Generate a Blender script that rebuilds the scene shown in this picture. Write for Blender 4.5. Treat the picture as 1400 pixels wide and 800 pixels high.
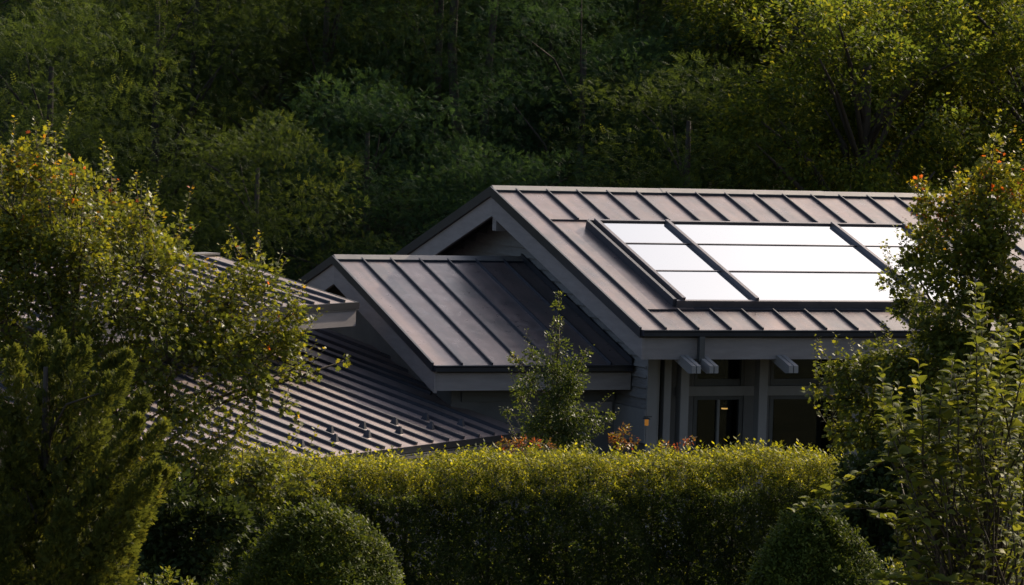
import bpy, math, random
import numpy as np
from mathutils import Vector, Matrix

for o in list(bpy.data.objects): bpy.data.objects.remove(o)
SC = bpy.context.scene
COL = SC.collection

# ------------------------------------------------------------------ camera
FPX = 5057.5                                   # focal length in pixels of a 1400 px wide picture
CAM = np.array([-22.029, -50.826, 6.595])
YAW, PITCH, ROLL = .4153, .0565, .0308
Fv = np.array([math.sin(YAW)*math.cos(PITCH), math.cos(YAW)*math.cos(PITCH), -math.sin(PITCH)])
Rh = np.cross(Fv, [0, 0, 1.]); Rh /= np.linalg.norm(Rh)
Uh = np.cross(Rh, Fv)
Rv = math.cos(ROLL)*Rh + math.sin(ROLL)*Uh
Uv = -math.sin(ROLL)*Rh + math.cos(ROLL)*Uh
cam = bpy.data.cameras.new('camera'); camo = bpy.data.objects.new('camera', cam); COL.objects.link(camo)
cam.sensor_width = 36; cam.lens = FPX/1400*36; cam.clip_start = .5; cam.clip_end = 3000
camo.matrix_world = Matrix(((Rv[0], Uv[0], -Fv[0], CAM[0]), (Rv[1], Uv[1], -Fv[1], CAM[1]), (Rv[2], Uv[2], -Fv[2], CAM[2]), (0, 0, 0, 1)))
SC.camera = camo

# ------------------------------------------------------------------ sky, sun, exposure
SUN_AZ, SUN_EL = math.radians(28), math.radians(30)     # azimuth measured from +x towards +y
w = bpy.data.worlds.new('World'); SC.world = w; w.use_nodes = True
nt = w.node_tree; nt.nodes.clear()
sky = nt.nodes.new('ShaderNodeTexSky'); sky.sky_type = 'NISHITA'; sky.sun_disc = False
sky.sun_elevation = SUN_EL; sky.sun_rotation = math.pi/2 - SUN_AZ
sky.air_density = 1.0; sky.dust_density = 4.0; sky.ozone_density = 1.0
bg = nt.nodes.new('ShaderNodeBackground'); bg.inputs[1].default_value = .115
out = nt.nodes.new('ShaderNodeOutputWorld')
nt.links.new(sky.outputs[0], bg.inputs[0]); nt.links.new(bg.outputs[0], out.inputs[0])
sl = bpy.data.lights.new('sun', 'SUN'); sl.energy = 4.6; sl.angle = math.radians(1.0); sl.color = (1, .86, .66)
so = bpy.data.objects.new('sun', sl); COL.objects.link(so)
sd = Vector((math.cos(SUN_AZ)*math.cos(SUN_EL), math.sin(SUN_AZ)*math.cos(SUN_EL), math.sin(SUN_EL)))
so.rotation_euler = sd.to_track_quat('Z', 'Y').to_euler(); so.location = (20, 20, 30)
SC.view_settings.view_transform = 'Standard'; SC.view_settings.look = 'None'
SC.view_settings.exposure = 0.85; SC.view_settings.gamma = 1

# ------------------------------------------------------------------ pixel helpers (directions only; depth comes from what things touch)
def ray(x, y): return Fv + Rv*(x-700)/FPX + Uv*(400-y)/FPX
def P(x, y, D): return CAM + ray(x, y)*D
def hit(x, y, n, c):
    n = np.array(n, float); d = ray(x, y); return CAM + d*((c - n@CAM)/(n@d))
def onground(px, D):
    p = P(px, 400, D); p[2] = gz(p[0], p[1]); return p
def depth(x, y): return (np.array([x, y, 3.])-CAM)@Fv
def gz(x, y):
    D = (x-CAM[0])*Fv[0] + (y-CAM[1])*Fv[1]
    t = min(1, max(0, (D-72)/70)); t = t*t*(3-2*t)
    return t*17.0

# ------------------------------------------------------------------ materials
MATS = {}
def newmat(name):
    m = bpy.data.materials.new(name); m.use_nodes = True; m.node_tree.nodes.clear(); MATS[name] = m
    return m, m.node_tree.nodes, m.node_tree.links
def simple(name, c1, c2, rough=.6, metal=0., scale=3., bump=0., spec=.5, stretch=(1, 1, 1), r2=None, detail=6):
    m, N, L = newmat(name)
    o = N.new('ShaderNodeOutputMaterial'); b = N.new('ShaderNodeBsdfPrincipled'); L.new(b.outputs[0], o.inputs[0])
    tc = N.new('ShaderNodeTexCoord'); mp = N.new('ShaderNodeMapping'); mp.inputs['Scale'].default_value = stretch
    L.new(tc.outputs['Object'], mp.inputs[0])
    n = N.new('ShaderNodeTexNoise'); n.inputs['Scale'].default_value = scale; n.inputs['Detail'].default_value = detail; n.inputs['Roughness'].default_value = .65
    L.new(mp.outputs[0], n.inputs[0])
    oi = N.new('ShaderNodeObjectInfo')
    ad = N.new('ShaderNodeMath'); ad.operation = 'MULTIPLY_ADD'; ad.inputs[1].default_value = .35; L.new(oi.outputs['Random'], ad.inputs[0])
    ml = N.new('ShaderNodeMath'); ml.operation = 'SUBTRACT'; L.new(n.outputs[0], ad.inputs[2]); L.new(ad.outputs[0], ml.inputs[0]); ml.inputs[1].default_value = .17
    cr = N.new('ShaderNodeValToRGB'); cr.color_ramp.elements[0].position = .3; cr.color_ramp.elements[1].position = .72
    cr.color_ramp.elements[0].color = (*c1, 1); cr.color_ramp.elements[1].color = (*c2, 1)
    L.new(ml.outputs[0], cr.inputs[0]); L.new(cr.outputs[0], b.inputs['Base Color'])
    b.inputs['Metallic'].default_value = metal; b.inputs['Specular IOR Level'].default_value = spec
    if r2 is None: b.inputs['Roughness'].default_value = rough
    else:
        mr = N.new('ShaderNodeMapRange'); mr.inputs[3].default_value = rough; mr.inputs[4].default_value = r2
        L.new(n.outputs[0], mr.inputs[0]); L.new(mr.outputs[0], b.inputs['Roughness'])
    if bump:
        bp = N.new('ShaderNodeBump'); bp.inputs['Strength'].default_value = bump; bp.inputs['Distance'].default_value = .02
        L.new(n.outputs[0], bp.inputs['Height']); L.new(bp.outputs[0], b.inputs['Normal'])
    return m
def roofmetal(name, c1, c2, c3, rough=(.24, .42), metal=.45, rot=0.):
    m, N, L = newmat(name)
    o = N.new('ShaderNodeOutputMaterial'); b = N.new('ShaderNodeBsdfPrincipled'); L.new(b.outputs[0], o.inputs[0])
    tc = N.new('ShaderNodeTexCoord'); oi = N.new('ShaderNodeObjectInfo')
    va = N.new('ShaderNodeVectorMath'); va.operation = 'ADD'; L.new(tc.outputs['Object'], va.inputs[0])
    n1 = N.new('ShaderNodeTexNoise'); n1.inputs['Scale'].default_value = 1.1; n1.inputs['Detail'].default_value = 7; n1.inputs['Roughness'].default_value = .6
    n2 = N.new('ShaderNodeTexNoise'); n2.inputs['Scale'].default_value = 7; n2.inputs['Detail'].default_value = 8; n2.inputs['Roughness'].default_value = .7; n2.inputs['Distortion'].default_value = .6
    L.new(tc.outputs['Object'], n1.inputs[0]); L.new(tc.outputs['Object'], n2.inputs[0])
    mp = N.new('ShaderNodeMapping'); mp.inputs['Scale'].default_value = (5, .5, .5); mp.inputs['Rotation'].default_value = (0, 0, rot); L.new(tc.outputs['Object'], mp.inputs[0])
    n3 = N.new('ShaderNodeTexNoise'); n3.inputs['Scale'].default_value = 1.6; n3.inputs['Detail'].default_value = 5; L.new(mp.outputs[0], n3.inputs[0])
    av = N.new('ShaderNodeMix'); av.inputs[0].default_value = .42; L.new(n1.outputs[0], av.inputs[2]); L.new(n3.outputs[0], av.inputs[3])
    ad = N.new('ShaderNodeMath'); ad.operation = 'MULTIPLY_ADD'; ad.inputs[1].default_value = .16; L.new(oi.outputs['Random'], ad.inputs[0]); L.new(av.outputs[0], ad.inputs[2])
    sb = N.new('ShaderNodeMath'); sb.operation = 'SUBTRACT'; L.new(ad.outputs[0], sb.inputs[0]); sb.inputs[1].default_value = .08
    cr = N.new('ShaderNodeValToRGB'); e = cr.color_ramp.elements; e[0].position = .36; e[0].color = (*c1, 1); e[1].position = .64; e[1].color = (*c2, 1)
    L.new(sb.outputs[0], cr.inputs[0])
    cr2 = N.new('ShaderNodeValToRGB'); e = cr2.color_ramp.elements; e[0].position = .56; e[0].color = (0, 0, 0, 1); e[1].position = .78; e[1].color = (.6, .6, .6, 1)
    L.new(n2.outputs[0], cr2.inputs[0])
    mx = N.new('ShaderNodeMix'); mx.data_type = 'RGBA'; L.new(cr2.outputs[0], mx.inputs[0]); L.new(cr.outputs[0], mx.inputs[6]); mx.inputs[7].default_value = (*c3, 1)
    L.new(mx.outputs[2], b.inputs['Base Color']); b.inputs['Metallic'].default_value = metal
    mr = N.new('ShaderNodeMapRange'); mr.inputs[1].default_value = .3; mr.inputs[2].default_value = .7; mr.inputs[3].default_value = rough[0]; mr.inputs[4].default_value = rough[1]
    L.new(n2.outputs[0], mr.inputs[0]); L.new(mr.outputs[0], b.inputs['Roughness'])
    bp = N.new('ShaderNodeBump'); n4 = N.new('ShaderNodeTexNoise'); n4.inputs['Scale'].default_value = 1.6; n4.inputs['Detail'].default_value = 1.5; L.new(tc.outputs['Object'], n4.inputs[0])
    bp.inputs['Strength'].default_value = .35; bp.inputs['Distance'].default_value = .05
    L.new(n4.outputs[0], bp.inputs['Height']); L.new(bp.outputs[0], b.inputs['Normal'])
    return m
def leafmat(name, ramp, trans=.35, rough=.42, spec=.4, tr_gain=1.6):
    """ramp: list of (pos, rgb) read by the per-leaf 'tint' attribute"""
    m, N, L = newmat(name)
    o = N.new('ShaderNodeOutputMaterial'); b = N.new('ShaderNodeBsdfPrincipled'); t = N.new('ShaderNodeBsdfTranslucent'); mx = N.new('ShaderNodeMixShader')
    at = N.new('ShaderNodeAttribute'); at.attribute_name = 'tint'
    cr = N.new('ShaderNodeValToRGB'); E_ = cr.color_ramp.elements
    E_[0].position = ramp[0][0]; E_[0].color = (*ramp[0][1], 1); E_[1].position = ramp[-1][0]; E_[1].color = (*ramp[-1][1], 1)
    for p_, c_ in ramp[1:-1]:
        el = E_.new(p_); el.color = (*c_, 1)
    L.new(at.outputs['Fac'], cr.inputs[0]); L.new(cr.outputs[0], b.inputs['Base Color'])
    g = N.new('ShaderNodeVectorMath'); g.operation = 'MULTIPLY'; g.inputs[1].default_value = (tr_gain*1.08, tr_gain, tr_gain*.45)
    L.new(cr.outputs[0], g.inputs[0]); L.new(g.outputs[0], t.inputs[0])
    b.inputs['Roughness'].default_value = rough; b.inputs['Specular IOR Level'].default_value = spec
    mx.inputs[0].default_value = trans
    L.new(b.outputs[0], mx.inputs[1]); L.new(t.outputs[0], mx.inputs[2]); L.new(mx.outputs[0], o.inputs[0])
    return m

M_ROOF = roofmetal('brown_roof_metal', (.10, .084, .082), (.21, .142, .124), (.28, .25, .23))
M_ROOF2 = roofmetal('grey_brown_roof_metal', (.10, .086, .085), (.205, .145, .13), (.27, .245, .23))
M_WROOF = roofmetal('wing_roof_metal', (.19, .148, .138), (.26, .195, .18), (.31, .265, .245), rough=(.30, .48), rot=-math.radians(35))
M_SEAM = simple('dark_seam_metal', (.022, .022, .03), (.04, .038, .048), .5, .3, 4)
M_TRIM = simple('black_trim_metal', (.018, .019, .024), (.032, .032, .038), .38, .4, 3)
M_GUT = simple('gutter_metal', (.014, .017, .026), (.026, .03, .042), .3, .5, 3)
M_CAP = simple('ridge_cap_metal', (.17, .155, .145), (.25, .225, .205), .42, .5, 3)
M_FASC = simple('grey_painted_timber', (.165, .143, .138), (.22, .193, .186), .65, 0, 2.5, .08, .3, (1, 1, 6))
M_SIDE = simple('grey_stained_shingle', (.13, .12, .117), (.185, .17, .165), .75, 0, 6, .2, .25, (1, 1, 5))
M_WALL = simple('dark_grey_wall', (.085, .08, .078), (.115, .108, .105), .75, 0, 3, .1, .25)
M_POST = simple('grey_painted_post', (.165, .154, .149), (.21, .196, .19), .6, 0, 4, .06, .3, (1, 1, .3))
M_FRAME = simple('charcoal_frame', (.035, .035, .036), (.05, .05, .05), .5, 0, 5)
M_SOFF = simple('dark_soffit_boards', (.03, .028, .027), (.048, .044, .042), .7, 0, 4, .1)
M_BAR = simple('collector_bar_metal', (.11, .095, .10), (.16, .14, .145), .4, .6, 4)
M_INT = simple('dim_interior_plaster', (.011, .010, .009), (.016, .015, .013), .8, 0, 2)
M_BARK = simple('bark', (.022, .017, .013), (.06, .047, .036), .85, 0, 9, .6, .2, (1, 1, .25))
M_TWIG = simple('twig_bark', (.035, .026, .018), (.08, .06, .042), .8, 0, 12, .3, .2)
M_GROUND = simple('leaf_litter_ground', (.018, .02, .01), (.05, .045, .022), .9, 0, 1.2, .5, .1)

def mirror_pane():
    m, N, L = newmat('collector_glass')
    o = N.new('ShaderNodeOutputMaterial'); b = N.new('ShaderNodeBsdfPrincipled'); L.new(b.outputs[0], o.inputs[0])
    tc = N.new('ShaderNodeTexCoord'); n = N.new('ShaderNodeTexNoise'); n.inputs['Scale'].default_value = 1.3
    L.new(tc.outputs['Object'], n.inputs[0])
    mr = N.new('ShaderNodeMapRange'); mr.inputs[3].default_value = .02; mr.inputs[4].default_value = .115
    L.new(n.outputs[0], mr.inputs[0]); L.new(mr.outputs[0], b.inputs['Roughness'])
    b.inputs['Base Color'].default_value = (.40, .42, .44, 1); b.inputs['Metallic'].default_value = 1
    return m
M_PANE = mirror_pane()
def window_glass():
    m, N, L = newmat('window_glass')
    o = N.new('ShaderNodeOutputMaterial'); mx = N.new('ShaderNodeMixShader'); t = N.new('ShaderNodeBsdfTransparent'); g = N.new('ShaderNodeBsdfGlossy')
    t.inputs[0].default_value = (.4, .43, .4, 1); g.inputs['Roughness'].default_value = .02; g.inputs[0].default_value = (.8, .85, .85, 1)
    fr = N.new('ShaderNodeFresnel'); fr.inputs[0].default_value = 1.5
    L.new(fr.outputs[0], mx.inputs[0]); L.new(t.outputs[0], mx.inputs[1]); L.new(g.outputs[0], mx.inputs[2]); L.new(mx.outputs[0], o.inputs[0])
    return m
M_GLASS = window_glass()
def emit(name, c, s):
    m, N, L = newmat(name); o = N.new('ShaderNodeOutputMaterial'); e = N.new('ShaderNodeEmission'); e.inputs[0].default_value = (*c, 1); e.inputs[1].default_value = s
    L.new(e.outputs[0], o.inputs[0]); return m
M_LAMP = emit('warm_lamp_glow', (1, .5, .16), 2.2)
M_LAMP2 = emit('dim_orange_lamp_glow', (1, .42, .08), .13)

# ------------------------------------------------------------------ mesh helpers
class MB:
    def __init__(s): s.v = []; s.f = []
    def add(s, v, f):
        k = len(s.v); s.v += [tuple(map(float, a)) for a in v]; s.f += [[i+k for i in q] for q in f]; return s
    def hexa(s, b, t):                       # 4 bottom + 4 top corners, both counter-clockwise from above
        return s.add(list(b)+list(t), [(3, 2, 1, 0), (4, 5, 6, 7), (0, 1, 5, 4), (1, 2, 6, 5), (2, 3, 7, 6), (3, 0, 4, 7)])
    def box(s, x0, x1, y0, y1, z0, z1):
        return s.hexa([(x0, y0, z0), (x1, y0, z0), (x1, y1, z0), (x0, y1, z0)], [(x0, y0, z1), (x1, y0, z1), (x1, y1, z1), (x0, y1, z1)])
    def obox(s, o, a, b, c):                 # corner + three edge vectors
        o, a, b, c = map(np.array, (o, a, b, c))
        if np.dot(np.cross(a, b), c) < 0: a, b = b, a
        return s.hexa([o, o+a, o+a+b, o+b], [o+c, o+a+c, o+a+b+c, o+b+c])
    def prism(s, poly, ext):                 # planar polygon extruded by a vector
        n = len(poly); poly = [np.array(p, float) for p in poly]; e = np.array(ext, float)
        return s.add(poly+[p+e for p in poly], [list(range(n))[::-1], list(range(n, 2*n))]+[(i, (i+1) % n, n+(i+1) % n, n+i) for i in range(n)])
    def tube(s, pts, rad, sides=6):
        pts = [np.array(p, float) for p in pts]; k = len(s.v); n = len(pts)
        for i, p in enumerate(pts):
            d = pts[min(i+1, n-1)]-pts[max(i-1, 0)]; d /= np.linalg.norm(d)+1e-9
            a = np.cross(d, [.31, .17, .93] if abs(d[2]) < .9 else [1, .2, 0]); a /= np.linalg.norm(a)+1e-9; b = np.cross(d, a)
            for j in range(sides):
                t = 2*math.pi*j/sides; s.v.append(tuple(p+rad[i]*(a*math.cos(t)+b*math.sin(t))))
        for i in range(n-1):
            for j in range(sides):
                j2 = (j+1) % sides; s.f.append([k+i*sides+j, k+i*sides+j2, k+(i+1)*sides+j2, k+(i+1)*sides+j])
        s.f.append([k+j for j in range(sides)][::-1]); s.f.append([k+(n-1)*sides+j for j in range(sides)])
        return s
    def mesh(s, name, bevel=0):
        me = bpy.data.meshes.new(name); me.from_pydata(s.v, [], s.f); me.update()
        if bevel:
            import bmesh
            bm = bmesh.new(); bm.from_mesh(me); bmesh.ops.recalc_face_normals(bm, faces=bm.faces)
            bmesh.ops.bevel(bm, geom=list(bm.edges), offset=bevel, segments=1, affect='EDGES'); bm.to_mesh(me); bm.free()
        return me
    def build(s, name, mat, parent=None, bevel=0, smooth=False):
        me = s.mesh(name, bevel); me.materials.append(mat)
        if smooth: me.polygons.foreach_set('use_smooth', [True]*len(me.polygons))
        return link(name, me, parent)
def link(name, me, parent=None):
    o = bpy.data.objects.new(name, me); COL.objects.link(o)
    if parent is not None: o.parent = parent; o.matrix_parent_inverse = Matrix.Translation(-Vector(wloc(parent)))
    return o
def wloc(o):
    p = Vector(o.location)
    if o.parent is not None: p = p   # every parent part sits at the world origin; only top empties are moved
    return p
def thing(name, label, cat, loc=(0, 0, 0), group=None):
    o = bpy.data.objects.new(name, None); COL.objects.link(o); o.location = loc; o.empty_display_size = .3
    tag(o, label, cat, group); return o
def tag(o, label=None, cat=None, group=None, kind=None):
    if label: o['label'] = label
    if cat: o['category'] = cat
    if group: o['group'] = group
    if kind: o['kind'] = kind
    return o
rnd = random.Random(7)
rng = np.random.default_rng(11)

# ================================================================== GROUND
def make_ground():
    xs = np.concatenate([np.linspace(-900, -90, 16), np.linspace(-80, 120, 61), np.linspace(140, 1000, 16)])
    ys = np.concatenate([np.linspace(-900, -90, 16), np.linspace(-80, 140, 67), np.linspace(160, 1100, 16)])
    v = [(x, y, gz(x, y) + (.25*math.sin(x*.31)*math.cos(y*.27) if depth(x, y) > 78 else 0)) for y in ys for x in xs]
    n = len(xs); f = [(j*n+i, j*n+i+1, (j+1)*n+i+1, (j+1)*n+i) for j in range(len(ys)-1) for i in range(n-1)]
    o = MB().add(v, f).build('ground', M_GROUND, smooth=True); o['kind'] = 'structure'
make_ground()

# ================================================================== HOUSE
house = thing('house', 'low dark grey house with brown standing seam metal roofs and deep fascias', 'house', (4, -1, 0))
def nv(a): a = np.array(a, float); return a/np.linalg.norm(a)

class Plane:
    """a roof slope: o = a point of the eave line, a = unit along the eave, up = plan unit pointing uphill, t = rise per metre"""
    def __init__(s, o, a, up, t):
        s.o = np.array(o, float); s.a = np.array(a, float); s.u = np.array(up, float) + np.array([0, 0, t]); s.t = t
        s.n = nv(np.cross(s.a, s.u)); s.n *= np.sign(s.n[2])
    def pt(s, i, j, h=0): return s.o + s.a*i + s.u*j + s.n*h      # j is the plan distance uphill
def pan(pl, i0, i1, j0, j1, mat, parent, name='roof_panel', th=.006):
    h = .004 + rnd.uniform(0, .003)
    k = [pl.pt(i0, j0, h), pl.pt(i1, j0, h+rnd.uniform(-.002, .002)), pl.pt(i1, j1, h), pl.pt(i0, j1, h+rnd.uniform(-.002, .002))]
    b = [p - pl.n*th for p in k]
    return MB().hexa(b, k).build(name, mat, parent)
def seam(pl, i, j0, j1, parent, w_=.03, h=.045, mat=None, name='seam'):
    a = i-w_/2; b = i+w_/2
    m = MB().hexa([pl.pt(a, j0, -.002), pl.pt(b, j0, -.002), pl.pt(b, j1, -.002), pl.pt(a, j1, -.002)],
                  [pl.pt(a+.005, j0, h), pl.pt(b-.005, j0, h), pl.pt(b-.005, j1, h), pl.pt(a+.005, j1, h)])
    return m.build(name, mat or M_SEAM, parent)

# ---- main volume: apex ridge along +x at y=0, z=5
L_ = 11.2; RY = 5.308; T = .3258; ZR = 5.0; ZE = ZR - RY*T
front = Plane((0, -RY, ZE), (1, 0, 0), (0, 1, 0), T)
back = Plane((0, RY, ZE), (1, 0, 0), (0, -1, 0), T)
TH = .10
mr_ = MB().prism([(.012, -RY+.012, ZE), (.012, 0, ZR), (.012, RY-.012, ZE), (.012, RY-.012, ZE-TH), (.012, 0, ZR-TH-.01), (.012, -RY+.012, ZE-TH)], (L_-.03, 0, 0))
main_roof = mr_.build('main_roof', M_SOFF, house); main_roof['label'] = 'main gable roof with brown standing seam panels'
W = .5; U1 = .368
# collector array limits on the front slope, taken from the photograph
nf = front.n
def onfront(px, py, h=0): 
    p = hit(px, py, nf, nf@(front.o + nf*h)); return p[0], (p[1]+RY)
A0 = onfront(803, 305, .12); A1 = onfront(922, 410, .12)
jt = onfront(960, 303, .02)[1]; jb = onfront(900, 425, .0)[1]
iL = onfront(860, 360, .0)[0] - .02
iR = onfront(1248, 318, .1)[0] + .22
seams = [U1 + W*k for k in range(-0, int((L_-U1)/W)+1)]
# panels of the front slope
edges = [0] + seams + [L_]
for k in range(len(edges)-1):
    a, b = edges[k], edges[k+1]
    if b <= U1 + .01: pan(front, a+.002, b, 0, RY-.02, M_ROOF, main_roof)
    elif a < iL-.05 and b <= iL + .6:
        pan(front, a, b, jt, RY-.02, M_ROOF, main_roof); pan(front, a, b, 0, jb, M_ROOF, main_roof)
    elif a > iR: pan(front, a, b, 0, RY-.02, M_ROOF, main_roof)
    else:
        pan(front, a, b, jt, RY-.02, M_ROOF, main_roof); pan(front, a, b, 0, jb, M_ROOF, main_roof)
pan(front, U1, iL+.25, jb+.004, jt-.004, M_ROOF, main_roof)
pan(front, iL+.25, iR+.6, jb+.004, jt-.004, M_SEAM, main_roof, 'collector_flashing')
for s_ in seams:
    if s_ <= U1+.01 or s_ > iR+.2: seam(front, s_, 0, RY-.05, main_roof)
    else:
        seam(front, s_, jt+.015, RY-.05, main_roof); seam(front, s_, 0, jb-.01, main_roof)
for (ja, nm) in ((jt, 'top_flashing_lip'), (jb, 'bottom_flashing_lip')):
    MB().hexa([front.pt(U1+.02, ja-.012, -.002), front.pt(iR+.4, ja-.012, -.002), front.pt(iR+.4, ja+.012, -.002), front.pt(U1+.02, ja+.012, -.002)],
              [front.pt(U1+.02, ja-.012, .03), front.pt(iR+.4, ja-.012, .03), front.pt(iR+.4, ja+.012, .02), front.pt(U1+.02, ja+.012, .02)]).build('flashing_lip', M_SEAM, main_roof)
edgesb = [0] + seams + [L_]
for k in range(len(edgesb)-1): pan(back, edgesb[k], edgesb[k+1], 0, RY-.02, M_ROOF, main_roof)
for s_ in seams: seam(back, s_, 0, RY-.05, main_roof)
def ridge_cap(x0, x1, y, z, t, parent, hw=.11, pieces=1):
    for k in range(pieces):
        a = x0+(x1-x0)*k/pieces; b = x0+(x1-x0)*(k+1)/pieces
        h = .055 + .004*(k % 2)
        MB().add([(a, y-hw, z-hw*t+h-.02), (a, y-hw, z-hw*t+h-.045), (a, y+hw, z-hw*t+h-.045), (a, y+hw, z-hw*t+h-.02), (a, y, z+h+.006),
                  (b, y-hw, z-hw*t+h-.02), (b, y-hw, z-hw*t+h-.045), (b, y+hw, z-hw*t+h-.045), (b, y+hw, z-hw*t+h-.02), (b, y, z+h+.006)],
                 [(4, 3, 2, 1, 0), (5, 6, 7, 8, 9), (0, 1, 6, 5), (1, 2, 7, 6), (2, 3, 8, 7), (3, 4, 9, 8), (4, 0, 5, 9)]).build('ridge_cap', M_CAP, parent)
    for sg in (-1, 1):
        yy = y+sg*(hw+.002); zz = z-hw*t
        MB().box(x0+.005, x1-.005, min(yy, yy+sg*.012), max(yy, yy+sg*.012), zz-.03, zz+.03).build('ridge_lip', M_GUT, parent)
ridge_cap(0, L_, 0, ZR, T, main_roof, pieces=4)

def rake(x, y0, z0, y1, z1, h_top, h_trim, h_f, parent, th=.045, sgn=-1):
    """trim strip and fascia board on a gable edge between two points of the roof surface"""
    t1 = MB().prism([(x, y0, z0+h_top), (x, y1, z1+h_top), (x, y1, z1+h_top-h_trim), (x, y0, z0+h_top-h_trim)], (sgn*.03, 0, 0))
    t1.build('rake_trim', M_TRIM, parent)
    f1 = MB().prism([(x+.01, y0, z0+h_top-h_trim-.003), (x+.01, y1, z1+h_top-h_trim-.003), (x+.01, y1, z1+h_top-h_trim-h_f), (x+.01, y0, z0+h_top-h_trim-h_f)], (th, 0, 0))
    f1.build('rake_fascia', M_FASC, parent)
# main gable edge, left end
for sg in (-1, 1):
    rake(0, sg*RY, ZE, 0, ZR, .045, .145, .30, main_roof)
rake(L_, -RY, ZE, 0, ZR, .045, .145, .30, main_roof, sgn=1); rake(L_, RY, ZE, 0, ZR, .045, .145, .30, main_roof, sgn=1)
def gutter(x0, x1, y, z, parent, d=.11, h=.085, sgn=-1):
    prof = [(y, z), (y+sgn*d, z), (y+sgn*d, z-.018), (y+sgn*(d-.02), z-.03), (y+sgn*(d-.02), z-h), (y, z-h)]
    MB().prism([(x0, a, b) for a, b in prof], (x1-x0, 0, 0)).build('gutter', M_GUT, parent)
gutter(-.01, L_, -RY+.0, ZE+.012, main_roof)
gutter(-.01, L_, RY, ZE+.012, main_roof, sgn=1)
MB().box(.058, L_-.06, -RY+.018, -RY+.063, ZE-.40, ZE-.104).build('eave_fascia', M_FASC, main_roof)
MB().box(.058, L_-.06, RY-.063, RY-.018, ZE-.40, ZE-.104).build('eave_fascia', M_FASC, main_roof)
MB().box(.058, .5, -.07, .07, ZR-.62, ZR-.42).build('ridge_beam_end', M_FASC, main_roof)

# ---- gable wall (x = OX) with shingle courses
OX = .56; YW = 4.39
def roof_z(y): return ZR - abs(y)*T - TH - .012
gable_wall = MB().prism([(OX+.03, -YW, .02), (OX+.03, YW, .02), (OX+.03, YW, roof_z(YW)), (OX+.03, 0, roof_z(0)), (OX+.03, -YW, roof_z(YW))], (.12, 0, 0)).build('gable_wall', M_WALL, house)
CH = .145
z = 2.10
while z < ZR-.3:
    z1 = min(z+CH, ZR-.14)
    yb = min(YW-.005, (ZR-TH-.03-z1)/T)
    if yb > .1:
        o_ = MB().hexa([(OX-.022-rnd.uniform(0, .004), -yb, z), (OX+.031, -yb, z), (OX+.031, yb, z), (OX-.022, yb, z)],
                       [(OX+.012, -yb, z1-.002), (OX+.031, -yb, z1-.002), (OX+.031, yb, z1-.002), (OX+.012, yb, z1-.002)]).build('shingle_course', M_SIDE, gable_wall)
    z += CH
MB().box(OX-.035, OX+.028, -YW-.02, YW+.02, 1.62, 2.095).build('band_board', M_POST, gable_wall)
MB().box(OX-.015, OX+.14, -YW-.035, -YW-.002, .02, ZE-.02).build('corner_board', M_POST, gable_wall)

# ---- remaining shell of the main volume
MB().box(OX+.16, L_-.5, YW-.12, YW, .02, roof_z(YW)).build('back_wall', M_WALL, house)
MB().prism([(L_-.62, -YW, .02), (L_-.62, YW, .02), (L_-.62, YW, roof_z(YW)), (L_-.62, 0, roof_z(0)), (L_-.62, -YW, roof_z(YW))], (.12, 0, 0)).build('side_wall', M_WALL, house)
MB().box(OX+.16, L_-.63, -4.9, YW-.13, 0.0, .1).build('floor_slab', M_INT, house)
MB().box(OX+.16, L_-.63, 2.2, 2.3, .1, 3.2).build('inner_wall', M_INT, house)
# posts
def px_x(px, y): return hit(px, 560, (0, 1, 0), y)[0]
def post(pa, pb, y, d, top, mat=M_POST, name='post'):
    a, b = px_x(pa, y), px_x(pb, y)
    return MB().box(a, b, y, y+d, .1, top).build(name, mat, house, bevel=.006)
zt = ZE - .12 + .2
post(895.5, 901, -4.33, .08, roof_z(4.33)); post(907, 917, -4.25, .12, roof_z(4.25)); post(930, 941.5, -4.2, .16, roof_z(4.2)); post(1037, 1049, -4.2, .16, roof_z(4.2))
post(1162, 1174, -4.2, .16, roof_z(4.2)); post(1290, 1302, -4.2, .16, roof_z(4.2))
# glazed front: wall plane y = -3.75
YG = -3.75
gw = MB().box(px_x(913, YG), L_-.64, YG, YG+.10, 2.16, 2.31).build('glazed_front', M_POST, house)       # header beam
gw['label'] = 'grey header beam over the glazed doors'
def zpx(py, y, px=990): return hit(px, py, (0, 1, 0), y)[2]
zh0, zh1 = zpx(541, YG), zpx(528, YG)
for (a, b) in ((949, 1016), (1053, 1160), (1174, 1286)):
    xa, xb = px_x(a, YG), px_x(b, YG)
    top = roof_z(YG)
    dr = MB().box(xa, xa+.06, YG+.02, YG+.08, .1, zh0-.002).box(xb-.06, xb, YG+.02, YG+.08, .1, zh0-.002).box(xa+.061, xb-.061, YG+.02, YG+.08, zh0-.06, zh0-.002).box(xa+.061, xb-.061, YG+.02, YG+.08, .1, .2).build('glass_door', M_FRAME, house)
    n_ = 2 if b-a < 80 else 1
    for k in range(n_):
        u0 = xa+.062+(xb-xa-.124)*k/n_; u1 = xa+.062+(xb-xa-.124)*(k+1)/n_
        MB().box(u0+.02, u1-.02, YG+.045, YG+.052, .202, zh0-.062).build('pane', M_GLASS, dr)
        if k: MB().box(u0-.019, u0+.019, YG+.005, YG+.09, .202, zh0-.062).build('mullion', M_POST, dr)
    tr = MB().box(xa, xa+.05, YG+.02, YG+.08, zh1+.003, top-.05).box(xb-.05, xb, YG-.0, YG+.08, zh1+.003, top-.05).box(xa+.051, xb-.051, YG+.02, YG+.08, zh1+.003, zh1+.1).build('transom_window', M_FRAME, house)
    MB().box(xa+.052, xb-.052, YG+.045, YG+.052, zh1+.102, top-.05).build('pane', M_GLASS, tr)
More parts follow.
